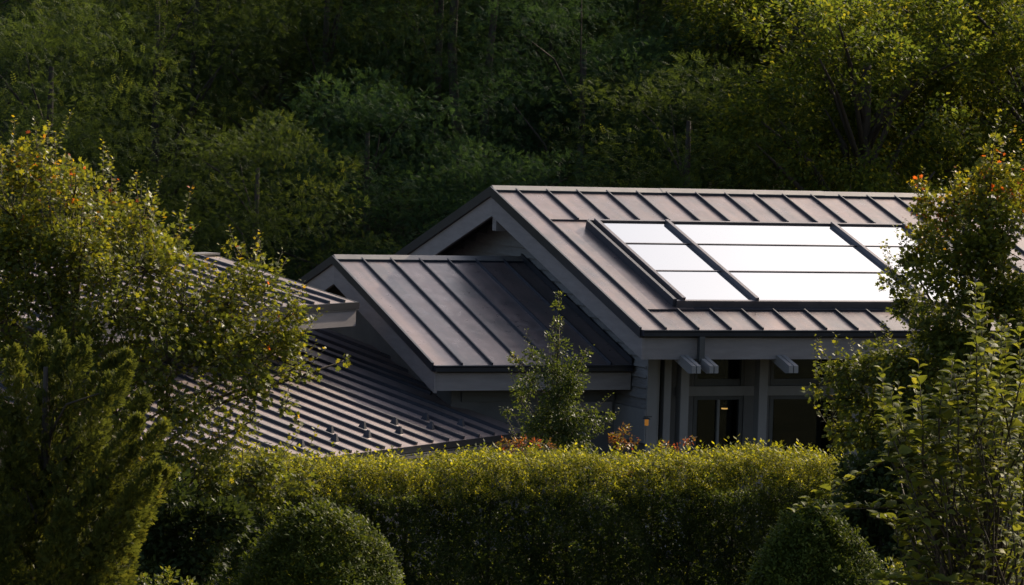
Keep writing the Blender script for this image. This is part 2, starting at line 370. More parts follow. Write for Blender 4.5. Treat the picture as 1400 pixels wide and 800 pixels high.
for (a, b) in ((914, 948), (1017, 1052), (1161, 1173), (1287, 1400)):
    MB().box(px_x(a, YG), px_x(b, YG), YG+.011, YG+.11, .1, roof_z(YG)-.04).build('wall_pier', M_WALL, house)
gw.data.clear_geometry(); m_ = MB().box(px_x(949, YG)-.3, L_-.64, YG-.03, YG+.010, zh0, zh1); gw.data.from_pydata(m_.v, [], m_.f)
# paired beam tails and downspout
for (a, b) in ((943, 955), (967, 979), (1075.5, 1088)):
    xa, xb = px_x(a+.5, -5.66), px_x(b+.5, -5.66); wd = (xb-xa-.015)/2
    t_ = None
    for k in range(2):
        x0 = xa + k*(wd+.015)
        m_ = MB().prism([(x0, -4.6, 3.02), (x0, -5.57, 2.70), (x0, -5.68, 2.71), (x0, -5.68, 2.81), (x0, -4.6, 3.14)], (wd, 0, 0))
        m_.build('beam_tail', M_POST, house)
xd = px_x(956.5, -5.4)
MB().box(xd-.04, xd+.04, -5.42, -5.34, ZE-.43, ZE-.076).build('downspout', M_FRAME, house)
# ---- middle volume
MX0 = -2.5; MYE = 3.95; MZR = 3.94; MT = .3195; MZE = MZR - MYE*MT
mf = Plane((MX0, -MYE, MZE), (1, 0, 0), (0, 1, 0), MT); mb_ = Plane((MX0, MYE, MZE), (1, 0, 0), (0, -1, 0), MT)
ML = OX - MX0 - .025
middle_roof = MB().prism([(MX0+.012, -MYE+.012, MZE), (MX0+.012, 0, MZR), (MX0+.012, MYE-.012, MZE), (MX0+.012, MYE-.012, MZE-TH), (MX0+.012, 0, MZR-TH-.01), (MX0+.012, -MYE+.012, MZE-TH)], (ML-.015, 0, 0)).build('middle_roof', M_SOFF, house)
middle_roof['label'] = 'lower middle gable roof with grey brown standing seam panels'
ms = []
k = 0
while .42+.455*k < ML-.1: ms.append(.42+.455*k); k += 1
me_ = [0]+ms+[ML]
for k in range(len(me_)-1):
    for pl in (mf, mb_): pan(pl, me_[k], me_[k+1], 0, MYE-.02, M_ROOF2, middle_roof)
for s_ in ms:
    for pl in (mf, mb_): seam(pl, s_, 0, MYE-.05, middle_roof)
ridge_cap(MX0, OX-.05, 0, MZR, MT, middle_roof, pieces=1)
for sg in (-1, 1): rake(MX0, sg*MYE, MZE, 0, MZR, .045, .12, .30, middle_roof)
gutter(MX0-.01, OX-.06, -MYE, MZE+.012, middle_roof)
MB().box(MX0+.058, OX-.04, -MYE+.018, -MYE+.063, MZE-.345, MZE-.104).build('eave_fascia', M_FASC, middle_roof)
MB().prism([(OX-.026, -MYE-.02, MZE+.005), (OX-.026, 0, MZR+.008), (OX-.026, 0, MZR+.1), (OX-.026, -MYE-.02, MZE+.1)], (-.03, 0, 0)).build('wall_flashing', M_TRIM, middle_roof)
MWX, MWY = -2.0, -3.42
def mz(y): return MZR - abs(y)*MT - TH - .012
MB().prism([(MWX, MWY, .02), (MWX, -MWY, .02), (MWX, -MWY, mz(MWY)), (MWX, 0, mz(0)), (MWX, MWY, mz(MWY))], (.1, 0, 0)).build('middle_side_wall', M_WALL, house)
mfw = MB().box(MWX+.101, OX-.04, MWY, MWY+.1, .02, mz(MWY)).build('middle_front_wall', M_WALL, house)
MB().box(MWX+.15, -.62, MWY-.03, MWY-.002, 2.13, 2.30).build('slot_window', M_FRAME, mfw)
MB().box(-.55, OX-.1, MWY-.05, MWY-.002, 1.98, 2.12).build('wall_rail', M_FASC, mfw)
MB().box(-.05, .05, MWY-.12, MWY-.052, .02, 1.97).build('wall_post', M_FASC, mfw)
MB().box(MWX+.101, OX-.04, -MWY-.1, -MWY, .02, mz(MWY)).build('middle_back_wall', M_WALL, house)

# ---- left wing, turned 35 degrees
BE = math.radians(35)
d1 = np.array([math.cos(BE), math.sin(BE), 0]); d2 = np.array([d1[1], -d1[0], 0])
E0 = np.array([-1.5690, -4.5000, 1.7776]); WT = .25
low = Plane(E0, d1, -d2, WT)
LW0, LW1, LJ = -7.6, .48, 5.2
lower_roof = MB().hexa([low.pt(LW0+.02, .02, -.10), low.pt(LW1-.02, .02, -.10), low.pt(LW1-.02, LJ, -.10), low.pt(LW0+.02, LJ, -.10)], [low.pt(LW0+.02, .02, 0), low.pt(LW1-.02, .02, 0), low.pt(LW1-.02, LJ, 0), low.pt(LW0+.02, LJ, 0)]).build('wing_lower_roof', M_SOFF, house)
lower_roof['label'] = 'low wing roof with closely spaced seams and small snow guards'
# upper strip that runs back under the middle roof
MB().hexa([low.pt(LW1-.018, 1.45, -.10), low.pt(2.0, 1.9, -.10), low.pt(2.0, LJ, -.10), low.pt(LW1-.018, LJ, -.10)], [low.pt(LW1-.018, 1.45, 0), low.pt(2.0, 1.9, 0), low.pt(2.0, LJ, 0), low.pt(LW1-.018, LJ, 0)]).build('roof_return', M_SOFF, lower_roof)
ww = .39
ls = [-ww*k for k in range(0, 20)][::-1]
le = [LW0]+[s for s in ls if s > LW0+.1]+[LW1]
for k in range(len(le)-1): pan(low, le[k], le[k+1], 0, LJ, M_WROOF, lower_roof)
for s_ in le[1:-1]: seam(low, s_, 0.02, LJ, lower_roof, .045, .047)
ur = [LW1, .397*2, .397*3, .397*4, .397*5]
for k in range(4): pan(low, ur[k], ur[k+1], 1.45+.45*(ur[k+1]-LW1)/1.52, LJ, M_WROOF, lower_roof)
for s_ in ur[:-1]: seam(low, s_+.02, 1.48+.45*(s_-LW1)/1.52+.14, LJ, lower_roof, .045, .047)
ev = lambda j, h: [low.pt(LW0, j, h), low.pt(LW1+.02, j, h)]
def strip(name, pl, i0, i1, j, depth_, z0, z1, mat, parent):
    """horizontal board under an eave: along a, from the eave outwards"""
    o = pl.pt(i0, j); o2 = pl.pt(i1, j); out_ = -np.array([pl.u[0], pl.u[1], 0]); out_ = out_/np.linalg.norm(out_)*depth_
    q = [o, o2, o2+out_, o+out_]
    if np.cross(q[1]-q[0], q[2]-q[1])[2] < 0: q = q[::-1]
    return MB().hexa([p+np.array([0, 0, z0]) for p in q], [p+np.array([0, 0, z1]) for p in q]).build(name, mat, parent)
strip('eave_trim', low, LW0, LW1+.02, 0, .02, -.075, .006, M_GUT, lower_roof)
strip('gutter', low, LW0, LW1+.12, -.022, .10, -.155, -.08, M_GUT, lower_roof)
strip('gutter_lip', low, LW0, LW1+.12, -.123, .012, -.105, -.072, M_CAP, lower_roof)
strip('eave_fascia', low, LW0, LW1-.03, .03, .04, -.32, -.102, M_FASC, lower_roof)
# snow guards
def snow_guard(i, j):
    b = [low.pt(i-.035, j-.05, .006), low.pt(i+.035, j-.05, .006), low.pt(i+.035, j+.05, .006), low.pt(i-.035, j+.05, .006)]
    t_ = [low.pt(i-.012, j-.01, .10), low.pt(i+.012, j-.01, .10), low.pt(i+.012, j+.02, .10), low.pt(i-.012, j+.02, .10)]
    MB().hexa(b, t_).build('snow_guard', M_SEAM, lower_roof)
for (px, py) in ((411, 605), (451, 586), (457.5, 598), (495.5, 580.5), (502, 592.5), (539, 575), (545.5, 587.5), (581.5, 569), (588.5, 581), (630, 577)):
    p = hit(px, py, low.n, low.n@(low.o+low.n*.05)) - low.o
    snow_guard(p@d1, -(p@d2))
# wing walls under the lower roof
def wallrun(i0, i1, j, z1f, name, mat=M_WALL, th=.1, z0=.02):
    a = low.o+d1*i0-d2*j; b = low.o+d1*i1-d2*j
    q = [a, b, b-d2*th, a-d2*th]
    if np.cross(q[1]-q[0], q[2]-q[1])[2] < 0: q = q[::-1]
    return MB().hexa([(p[0], p[1], z0) for p in q], [(p[0], p[1], z1f) for p in q]).build(name, mat, house)
wallrun(LW0+.4, LW1-.3, .55, 1.70, 'wing_front_wall')
# upper wing roof
K0 = np.array([-2.92, -2.028, 3.42]); UT = .2
upp = Plane(K0, d1, -d2, UT)
UJ, UL = 2.72, -7.2
upper_roof = MB().hexa([upp.pt(UL, .02, -.1), upp.pt(-.02, .02, -.1), upp.pt(.23, UJ, -.1), upp.pt(UL, UJ, -.1)], [upp.pt(UL, .02, 0), upp.pt(-.02, .02, 0), upp.pt(.23, UJ, 0), upp.pt(UL, UJ, 0)]).build('wing_upper_roof', M_SOFF, house)
upper_roof['label'] = 'raised wing roof with closely spaced seams over a clerestory'
ridge_line = K0 - d2*(2*UJ)
uppb = Plane(ridge_line + 0*d1, d1, d2, UT)
MB().hexa([uppb.pt(UL, .02, -.1), uppb.pt(0.0, .02, -.1), uppb.pt(.23, UJ-.002, -.1), uppb.pt(UL, UJ-.002, -.1)], [uppb.pt(UL, .02, 0), uppb.pt(0, .02, 0), uppb.pt(.23, UJ-.002, 0), uppb.pt(UL, UJ-.002, 0)]).build('back_slope', M_WROOF, upper_roof)
us = [-.27-.388*k for k in range(0, 18)]
ue = [UL]+us[::-1]+[0]
for k in range(len(ue)-1):
    if ue[k+1] == 0:
        h = .006
        MB().hexa([upp.pt(ue[k], 0, -.001), upp.pt(0, 0, -.001), upp.pt(.23, UJ, -.001), upp.pt(ue[k], UJ, -.001)], [upp.pt(ue[k], 0, h), upp.pt(0, 0, h), upp.pt(.23, UJ, h), upp.pt(ue[k], UJ, h)]).build('roof_panel', M_WROOF, upper_roof)
    else: pan(upp, ue[k], ue[k+1], 0, UJ, M_WROOF, upper_roof)
for s_ in us: seam(upp, s_, .02, UJ, upper_roof, .045, .047)
q0 = upp.pt(-1.6, UJ-.12, .02); q1 = upp.pt(.25, UJ-.12, .02)
cap = MB()
for (i0, i1) in ((UL, -2.0), (-1.99, .26)):
    a = [upp.pt(i0, UJ-.13, .055), upp.pt(i1, UJ-.13, .055), uppb.pt(i1, UJ-.13, .055), uppb.pt(i0, UJ-.13, .055)]
    MB().hexa([p-np.array([0, 0, .03]) for p in a], a).build('ridge_cap', M_CAP, upper_roof)
strip('eave_trim', upp, UL, .012, 0, .05, -.085, .012, M_TRIM, upper_roof)
strip('trim_bead', upp, UL, .0, .0, .035, -.105, -.087, M_CAP, upper_roof)
strip('eave_fascia', upp, UL, -.03, .03, .045, -.335, -.104, M_FASC, upper_roof)
# rake edge at the wing's right end
ra = upp.pt(.0, 0, .012); rb = upp.pt(.23, UJ, .012)
MB().prism([ra, rb, rb-np.array([0, 0, .1]), ra-np.array([0, 0, .1])], d1*.025).build('rake_trim', M_TRIM, upper_roof)
MB().prism([ra-np.array([0, 0, .105]), rb-np.array([0, 0, .105]), rb-np.array([0, 0, .33]), ra-np.array([0, 0, .33])], -d1*.04).build('rake_fascia', M_FASC, upper_roof)
# clerestory wall
jw = 3.889
cl = wallrun(-7.0, 0.742, jw, 3.42, 'clerestory_wall', M_WALL, .1, 2.45)
for k in range(6):
    a = low.o+d1*(-.9-k*1.15)-d2*(jw-.03)
    MB().obox((a[0], a[1], 2.78), d1*.9, d2*.02, (0, 0, .5)).build('clerestory_window', M_FRAME, cl)
wallrun(-7.0, 0.742, jw+2.3, 3.3, 'wing_back_wall')
a_ = low.o+d1*0.642-d2*(jw+.1)
MB().obox((a_[0], a_[1], .02), d1*.1, -d2*2.2, (0, 0, 3.35)).build('wing_end_wall', M_WALL, house)

# ---- solar collector array (raised on the front slope)
arr = thing('solar_collector', 'sky reflecting solar collector array set into the main brown roof slope', 'solar collector', tuple(front.pt(5, 2.5)))
HB = .10
def fp(px, py, h): p = hit(px, py, nf, nf@(front.o+nf*h)); return p[0], p[1]+RY
jT = fp(1000, 304.5, HB)[1]; jB = fp(1000, 409, HB)[1]
i_l = fp(813, 304, HB)[0]; i_1 = fp(908, 304, HB)[0]; i_2 = fp(1134.5, 304.5, HB)[0]; i_3 = fp(1231.5, 305.5, HB)[0]
i_l = .5*(i_l+fp(936, 409, HB)[0]); i_1 = .5*(i_1+fp(1035, 408, HB)[0]); i_o = .5*(fp(803, 305, HB)[0]+fp(922, 410, HB)[0])
r1 = fp(950, 331.8, HB)[1]; r2 = fp(950, 368.5, HB)[1]
def slab(i0, i1, j0, j1, h0, h1, name, mat, parent, bevel=0):
    return MB().hexa([front.pt(i0, j0, h0), front.pt(i1, j0, h0), front.pt(i1, j1, h0), front.pt(i0, j1, h0)], [front.pt(i0, j0, h1), front.pt(i1, j0, h1), front.pt(i1, j1, h1), front.pt(i0, j1, h1)]).build(name, mat, parent, bevel)
slab(i_o+.05, i_3+.03, jB+.02, jT-.02, .004, HB-.045, 'backing_tray', M_TRIM, arr)
slab(i_o-.005, i_o+.045, jB-.02, jT, .003, HB+.02, 'edge_curb', M_SEAM, arr)
slab(i_o+.046, i_l-.03, jB, jT, HB-.05, HB-.035, 'side_flashing', M_CAP, arr)
for i_ in (i_l, i_1, i_2, i_3): slab(i_-.03, i_+.03, jB-.03, jT+.02, HB-.04, HB+.045, 'glazing_bar', M_BAR, arr, .004)
slab(i_o+.047, i_3+.02, jB-.05, jB-.003, .006, HB+.004, 'bottom_rail', M_BAR, arr)
slab(i_o+.047, i_3+.02, jT+.021, jT+.06, .006, HB+.012, 'top_rail', M_BAR, arr)
rows = [(jB, r2-.012), (r2+.012, r1-.012), (r1+.012, jT)]
for (a, b) in ((i_l, i_1), (i_1, i_2), (i_2, i_3)):
    for (j0, j1) in rows:
        slab(a+.031, b-.031, j0+.001, j1-.001, HB-.03, HB-.012+rnd.uniform(-.002, .002), 'collector_pane', M_PANE, arr)
    for rr in (r1, r2): slab(a+.031, b-.031, rr-.011, rr+.011, HB-.03, HB-.002, 'cross_bar', M_BAR, arr)

# ---- lamps glowing inside
def lamp(px, py, y, label, r=.075, mat=M_LAMP, zc=None):
    c = hit(px, py, (0, 1, 0), y)
    t_ = thing('ceiling_lamp', label, 'lamp', tuple(c))
    n = 12; v = []; f = []
    for (rr, zz) in ((r*.55, .05), (r, .03), (r, 0)):
        for j in range(n): v.append((c[0]+rr*math.cos(2*math.pi*j/n), c[1]+rr*math.sin(2*math.pi*j/n), c[2]+zz))
    for i in range(2):
        for j in range(n): f.append((i*n+j, (i+1)*n+j, (i+1)*n+(j+1) % n, i*n+(j+1) % n))
    f.append(list(range(n)))
    MB().add(v, f).build('lamp_shade', M_FRAME, t_)
    v2 = [(c[0]+r*.92*math.cos(2*math.pi*j/n), c[1]+r*.92*math.sin(2*math.pi*j/n), c[2]+zz) for zz in (0.002, -.02) for j in range(n)]
    MB().add(v2, [list(range(n)), list(range(n, 2*n))[::-1]]+[(j, j+n, (j+1) % n+n, (j+1) % n) for j in range(n)]).build('bulb_disc', mat, t_)
    MB().tube([(c[0], c[1], c[2]+.049), (c[0], c[1], roof_z(c[1])+.0)], [.008, .008]).build('stem', M_FRAME, t_)
lamp(1059.5, 524, -2.6, 'small warm lamp glowing in the transom above the wide dark glass')
lamp(990.5, 557.5, -2.2, 'small warm lamp glowing behind the narrow two pane glass door', .05)

c_ = hit(884, 578, (1, 0, 0), OX-.11)
t_ = thing('wall_lantern', 'small glowing orange lantern on the gable wall beside its corner board', 'lantern', (OX-.035, c_[1], c_[2]))
MB().box(OX-.15, OX-.036, c_[1]-.012, c_[1]+.012, c_[2]+.075, c_[2]+.095).build('bracket', M_FRAME, t_)
MB().hexa([(OX-.16, c_[1]-.05, c_[2]+.05), (OX-.06, c_[1]-.05, c_[2]+.05), (OX-.06, c_[1]+.05, c_[2]+.05), (OX-.16, c_[1]+.05, c_[2]+.05)], [(OX-.12, c_[1]-.015, c_[2]+.074), (OX-.10, c_[1]-.015, c_[2]+.074), (OX-.10, c_[1]+.015, c_[2]+.074), (OX-.12, c_[1]+.015, c_[2]+.074)]).build('cap', M_FRAME, t_)
MB().box(OX-.13, OX-.09, c_[1]-.022, c_[1]+.022, c_[2]-.04, c_[2]+.049).build('lamp_glass', M_LAMP2, t_)

# ================================================================== FOLIAGE TOOLS
def tmpl_leaf(wd=.32, fold=.06, droop=.08):
    v = np.array([(0, 0, 0), (wd, .42, fold), (0, 1, -droop), (-wd, .42, fold)], float); return v, [(0, 1, 2), (0, 2, 3)]
def tmpl_maple():
    pts = [(0, 0), (.46, .14), (.24, .36), (.46, .66), (.14, .62), (0, 1.0), (-.14, .62), (-.46, .66), (-.24, .36), (-.46, .14)]
    v = [(x, y, .10*abs(x)-.10*y*y) for x, y in pts]
    return np.array(v, float), [(0, 1, 2), (0, 2, 4), (2, 3, 4), (0, 4, 6), (4, 5, 6), (0, 6, 8), (6, 7, 8), (0, 8, 9)]
def tmpl_frond(n=4, wd=.13, ln=.27):
    v = []; f = []
    for k in range(n):
        y = .12+.80*k/n; dz = -.22*y*y
        for s in (-1, 1):
            b = len(v); L2 = ln*(1-.35*abs(k/n-.45))
            v += [(0, y, dz), (s*L2*.5, y+.03+wd*.5, dz-.01), (s*L2, y+.06, dz-.05), (s*L2*.5, y+.03-wd*.5, dz-.02)]
            f += [(b, b+1, b+2), (b, b+2, b+3)]
    b = len(v); v += [(0, .9, -.18), (wd*.5, .98, -.21), (0, 1.07, -.27), (-wd*.5, .98, -.21)]; f += [(b, b+1, b+2), (b, b+2, b+3)]
    return np.array(v, float), f
def tmpl_sprig(n=6, wd=.13, ln=.34, seed=1):
    r = random.Random(seed); v = []; f = []
    for k in range(n):
        y = .1+.85*k/n; a = k*2.4+r.uniform(-.4, .4); up = .45+.4*k/n
        d = np.array([math.cos(a), up, math.sin(a)]); d /= np.linalg.norm(d); sd_ = np.cross(d, [0, 1, 0]); sd_ /= np.linalg.norm(sd_)
        o = np.array([0, y, 0]); L2 = ln*r.uniform(.8, 1.1); b = len(v)
        v += [o, o+d*L2*.5+sd_*wd*.6, o+d*L2, o+d*L2*.5-sd_*wd*.6]; f += [(b, b+1, b+2), (b, b+2, b+3)]
    return np.array(v, float), f
def tmpl_spray(n=4, seed=3):
    """flat scale-leaf spray of a cypress: a fan of narrow fingers"""
    r = random.Random(seed); v = []; f = []
    for k in range(n):
        y = .16*k; 
        for s in ((-1, 1) if k else (1,)):
            a = s*(.75-.06*k)+r.uniform(-.1, .1); L2 = .55*(1-.13*k)*r.uniform(.8, 1.1); wd = .065
            o = np.array([0, y, 0]); d = np.array([math.sin(a), math.cos(a), r.uniform(-.15, .1)]); sd_ = np.array([d[1], -d[0], 0]); b = len(v)
            v += [o-sd_*wd*.4, o+d*L2*.6-sd_*wd, o+d*L2, o+d*L2*.6+sd_*wd]; f += [(b, b+1, b+2), (b, b+2, b+3)]
    return np.array(v, float), f
T_LEAF = tmpl_leaf(); T_MAPLE = tmpl_maple(); T_FROND = tmpl_frond(); T_SPRIG = tmpl_sprig(5, .15, .38); T_SPRAY = tmpl_spray(); T_NARROW = tmpl_leaf(.2, .04, .15)

def unit(a): return a/(np.linalg.norm(a, axis=1, keepdims=True)+1e-9)
def leaf_mesh(name, tm, pos, dirs, nrm, size, tint, mat):
    """one mesh holding a copy of the template at every position; leaf axis = dirs, leaf face towards nrm"""
    V, Fc = tm; Fc = np.array(Fc); n = len(pos); m = len(V)
    y = unit(dirs); x = unit(np.cross(y, nrm)); z_ = np.cross(x, y)
    vv = (pos[:, None, :] + size[:, None, None]*(V[None, :, 0:1]*x[:, None, :] + V[None, :, 1:2]*y[:, None, :] + V[None, :, 2:3]*z_[:, None, :])).reshape(-1, 3)
    ff = (Fc[None]+(np.arange(n)*m)[:, None, None]).reshape(-1)
    nf_ = n*len(Fc)
    me = bpy.data.meshes.new(name); me.vertices.add(n*m); me.vertices.foreach_set('co', vv.astype(np.float32).ravel())
    me.loops.add(len(ff)); me.loops.foreach_set('vertex_index', ff.astype(np.int32))
    me.polygons.add(nf_); me.polygons.foreach_set('loop_start', (np.arange(nf_)*3).astype(np.int32))
    at = me.attributes.new('tint', 'FLOAT', 'FACE'); at.data.foreach_set('value', np.repeat(tint, len(Fc)).astype(np.float32))
    me.update(calc_edges=True); me.materials.append(mat)
    return me
def rvec(n): return unit(rng.normal(size=(n, 3)))
def clump(c, r, n, up=.5, outc=None, flat=1.0):
    """n leaves through a lumpy ellipsoid, returns pos, dirs, normals"""
    c = np.array(c, float); d = rvec(n); d[:, 2] *= flat
    rad = rng.uniform(.15, 1, n)**.6
    pos = c + d*(rad*r)[:, None]
    dirs = d*1.0 + rng.normal(size=(n, 3))*.55; dirs[:, 2] -= .25
    if outc is not None: dirs += .7*unit((pos-np.array(outc)))
    nrm = rng.normal(size=(n, 3))*.55; nrm[:, 2] += up*1.6
    return pos, dirs, nrm
def limbs(base, top, ends, r0, r1, mb, split=.35, sag=.0, sides=6):
    """trunk from base to top, then a limb to every end point"""
    base, top = np.array(base, float), np.array(top, float)
    n = 7; tp = [base+(top-base)*t+np.array([math.sin(t*5+base[0])*.05, math.cos(t*4+base[1])*.05, 0])*min(1, r0*8) for t in np.linspace(0, 1, n)]
    mb.tube(tp, [r0*1.25]+[r0+(r1-r0)*t for t in np.linspace(.1, 1, n-1)], sides+2)
    for e in ends:
        e = np.array(e, float); h = np.clip((e[2]-base[2])/(top[2]-base[2]+1e-6)-split*rng.uniform(.6, 1.2), .15, .97)
        i = h*(n-1); a = int(i); st = tp[a]+(tp[min(a+1, n-1)]-tp[a])*(i-a)
        mid = st+(e-st)*.5+np.array([rng.normal()*.06, rng.normal()*.06, .12*np.linalg.norm(e-st)+sag])
        rr = (r0+(r1-r0)*h)*.5
        mb.tube([st, st+(mid-st)*.5+[0, 0, .02], mid, e+(mid-e)*.4, e], [rr, rr*.8, rr*.6, rr*.4, rr*.2], 5)

# ================================================================== BACKGROUND WOOD
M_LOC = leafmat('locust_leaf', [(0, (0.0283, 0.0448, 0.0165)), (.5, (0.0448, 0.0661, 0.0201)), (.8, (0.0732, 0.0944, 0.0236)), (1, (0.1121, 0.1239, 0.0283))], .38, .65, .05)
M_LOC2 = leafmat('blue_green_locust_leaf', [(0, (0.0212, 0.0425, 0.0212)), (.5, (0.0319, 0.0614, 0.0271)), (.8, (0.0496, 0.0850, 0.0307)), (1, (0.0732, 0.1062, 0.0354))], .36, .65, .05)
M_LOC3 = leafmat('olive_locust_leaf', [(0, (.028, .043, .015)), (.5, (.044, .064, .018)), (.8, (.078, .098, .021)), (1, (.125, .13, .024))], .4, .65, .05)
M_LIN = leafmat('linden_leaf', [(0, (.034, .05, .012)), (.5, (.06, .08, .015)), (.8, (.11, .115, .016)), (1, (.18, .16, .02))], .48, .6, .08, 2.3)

def shell_clump(c, r, n, flat, outc):
    """leaves gathered on the upper and outer skin of a lumpy pad, thinning towards its inside"""
    d = rvec(n); d[:, 2] = np.abs(d[:, 2])*np.where(rng.uniform(size=n) < .72, 1, -1)
    rad = 1-rng.exponential(.16, n).clip(0, .8)
    rad *= 1+.16*np.sin(d[:, 0]*5+c[0]*3)*np.cos(d[:, 1]*5+c[1]*2)
    pos = c+d*(rad*r)[:, None]*np.array([1, 1, flat])
    o = unit(pos-outc); dirs = d*.6+o*.4+rng.normal(size=(n, 3))*.6; dirs[:, 2] -= .2
    nrm = rng.normal(size=(n, 3))*.4+d*.5; nrm[:, 2] += .9
    return pos, dirs, nrm
def locust_proto(seed, h, cr, cz0, nclump, nf):
    global rng; rng = np.random.default_rng(seed)
    mb = MB(); ends = []; Pp = []; Dd = []; Nn = []; Tt = []; Ss = []
    c0 = np.array([0, 0, (h+cz0)/2]); ax = np.array([cr, cr, (h-cz0)/2])
    for k in range(nclump):
        z0 = 1-2*(k+.5)/nclump; a = k*2.39996+rng.normal()*.25; q = math.sqrt(1-z0*z0)
        d = np.array([q*math.cos(a), q*math.sin(a), z0])
        c = c0+d*ax*rng.uniform(.55, 1.0)
        ends.append(c); tn = rng.normal()*.13
        for sub in range(4):
            r = rng.uniform(.4, .7) if sub else rng.uniform(.9, 1.4)
            cc = c if sub == 0 else c+unit(rng.normal(size=(1, 3)))[0]*np.array([1.0, 1.0, .45])
            n = int(nf*(r/.75)**2/4); pos, dirs, nrm = shell_clump(cc, r, n, .55, c0)
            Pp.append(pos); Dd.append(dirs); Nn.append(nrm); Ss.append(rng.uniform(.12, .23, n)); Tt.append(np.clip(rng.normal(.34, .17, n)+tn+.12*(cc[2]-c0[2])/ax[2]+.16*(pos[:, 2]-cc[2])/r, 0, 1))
    limbs((0, 0, -.3), (0, 0, h*.8), ends[::5], .16, .05, mb)
    cm = leaf_mesh('crown', T_FROND, *map(np.concatenate, (Pp, Dd, Nn, Ss, Tt)), M_LOC)
    tm = mb.mesh('trunk'); tm.materials.append(M_BARK); tm.polygons.foreach_set('use_smooth', [True]*len(tm.polygons))
    return tm, cm
def broad_proto(seed, h, cr, cz0, nclump, nf, mat, size=(.08, .15)):
    global rng; rng = np.random.default_rng(seed)
    mb = MB(); ends = []; Pp = []; Dd = []; Nn = []; Tt = []; Ss = []
    c0 = np.array([0, 0, (h+cz0)/2]); ax = np.array([cr, cr, (h-cz0)/2])
    for k in range(nclump):
        d = rvec(1)[0]; rr = rng.uniform(.3, 1.0)**.55
        c = c0+d*ax*rr*(.85+.2*math.sin(5*d[0]+seed)); ends.append(c)
        for sub in range(3):
            cc = c+rng.normal(size=3)*.35; n = nf//3; pos, dirs, nrm = clump(cc, rng.uniform(.3, .6), n, .7, c0, .8)
            Pp.append(pos); Dd.append(dirs); Nn.append(nrm); Ss.append(rng.uniform(*size, n)); Tt.append(np.clip(rng.normal(.45, .22, n)+rng.normal()*.1, 0, 1))
    limbs((0, 0, -.3), (0, 0, h*.75), ends[::4], .26, .09, mb)
    cm = leaf_mesh('crown', T_LEAF, *map(np.concatenate, (Pp, Dd, Nn, Ss, Tt)), mat)
    tm = mb.mesh('trunk'); tm.materials.append(M_BARK); tm.polygons.foreach_set('use_smooth', [True]*len(tm.polygons))
    return tm, cm
LOC = [locust_proto(21, 10.0, 3.3, 1.8, 34, 430), locust_proto(22, 8.2, 3.0, .6, 34, 430), locust_proto(23, 11.5, 3.2, 3.0, 34, 430)]
LIN = [broad_proto(31, 10.5, 3.5, 3.0, 100, 300, M_LIN, (.08, .14)), broad_proto(32, 8.0, 3.0, 1.0, 85, 290, M_LIN, (.08, .14))]
def place_tree(pro, px, D, rz, s, label, group, name, mat=None):
    g = onground(px, D); t_ = thing(name, label, 'tree', tuple(g), group)
    for me, nm in ((pro[0], 'trunk'), (pro[1], 'crown')):
        o = bpy.data.objects.new(nm, me); COL.objects.link(o); o.parent = t_
        if mat and nm == 'crown': o.material_slots[0].link = 'OBJECT'; o.material_slots[0].material = mat
    t_.rotation_euler = (0, 0, rz); t_.scale = (s, s, s*rnd.uniform(.95, 1.05))
    return t_
g1 = 'dark feathery trees deeper in the wood behind the house'; l1 = 'dark feathery leaved tree deep in the wood behind the house'
g2 = 'yellow green broadleaf trees in the wood behind the solar collector'; l2 = 'backlit yellow green broadleaf tree in the wood behind the solar collector'
near = [  # px, depth, proto, scale, label
    (60, 71, 1, .97, 'dark feathery tree rising behind the top of the orange tipped left maple'),
    (205, 77, 0, 1.0, 'feathery tree with sunlit tufts behind the orange tipped maple and wing ridge'),
    (345, 70, 1, .74, 'low rounded feathery tree just behind the raised wing roof'),
    (500, 74, 1, .85, 'low dark feathery tree just behind the middle roof ridge'),
    (590, 80, 2, .95, 'tall dark feathery tree behind the left side of the main gable'),
    (665, 72, 1, .70, 'low dark feathery tree just behind the main gable peak'),
    (440, 80, 0, 1.0, 'tall feathery tree standing behind the middle roof'),
    (790, 77, 0, .9, 'dark feathery tree behind the left end of the main ridge'),
    (930, 73, 1, .95, 'rounded feathery tree with pale shoots behind the solar collector')]
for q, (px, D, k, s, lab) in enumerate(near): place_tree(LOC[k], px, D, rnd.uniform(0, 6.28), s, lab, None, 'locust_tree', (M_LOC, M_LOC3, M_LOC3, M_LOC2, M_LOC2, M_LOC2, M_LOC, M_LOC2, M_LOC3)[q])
spots = [(-60, 80, 0, 1), (110, 84, 2, 1.05), (300, 85, 0, 1.05), (520, 88, 2, 1.1), (700, 86, 0, 1.1), (860, 84, 2, 1.05), (1000, 82, 0, 1.0), (740, 82, 1, 1.1), (380, 84, 1, 1.15), (180, 90, 1, 1.2),
    (30, 95, 2, 1.1), (210, 98, 0, 1.2), (390, 95, 2, 1.15), (560, 98, 0, 1.2), (720, 95, 2, 1.15), (880, 98, 0, 1.2), (1030, 95, 2, 1.15), (470, 92, 1, 1.2), (640, 92, 1, 1.2), (800, 92, 1, 1.2), (950, 92, 1, 1.2), (300, 93, 1, 1.2), (100, 92, 1, 1.2),
    (1000, 106, 1, 1.5), (850, 108, 1, 1.5), (690, 107, 1, 1.5), (540, 109, 1, 1.5), (400, 107, 1, 1.5), (250, 109, 1, 1.5), (110, 106, 1, 1.5), (-40, 104, 1, 1.5)]
spots += [(px, D, 2, 1.75) for (px, D) in ((480, 114), (640, 112), (800, 116), (960, 113), (1290, 114), (1430, 111), (1570, 114), (1710, 111), (1850, 114), (1990, 112))]  # tall back row; unseen ones past the right edge added to shade the wood
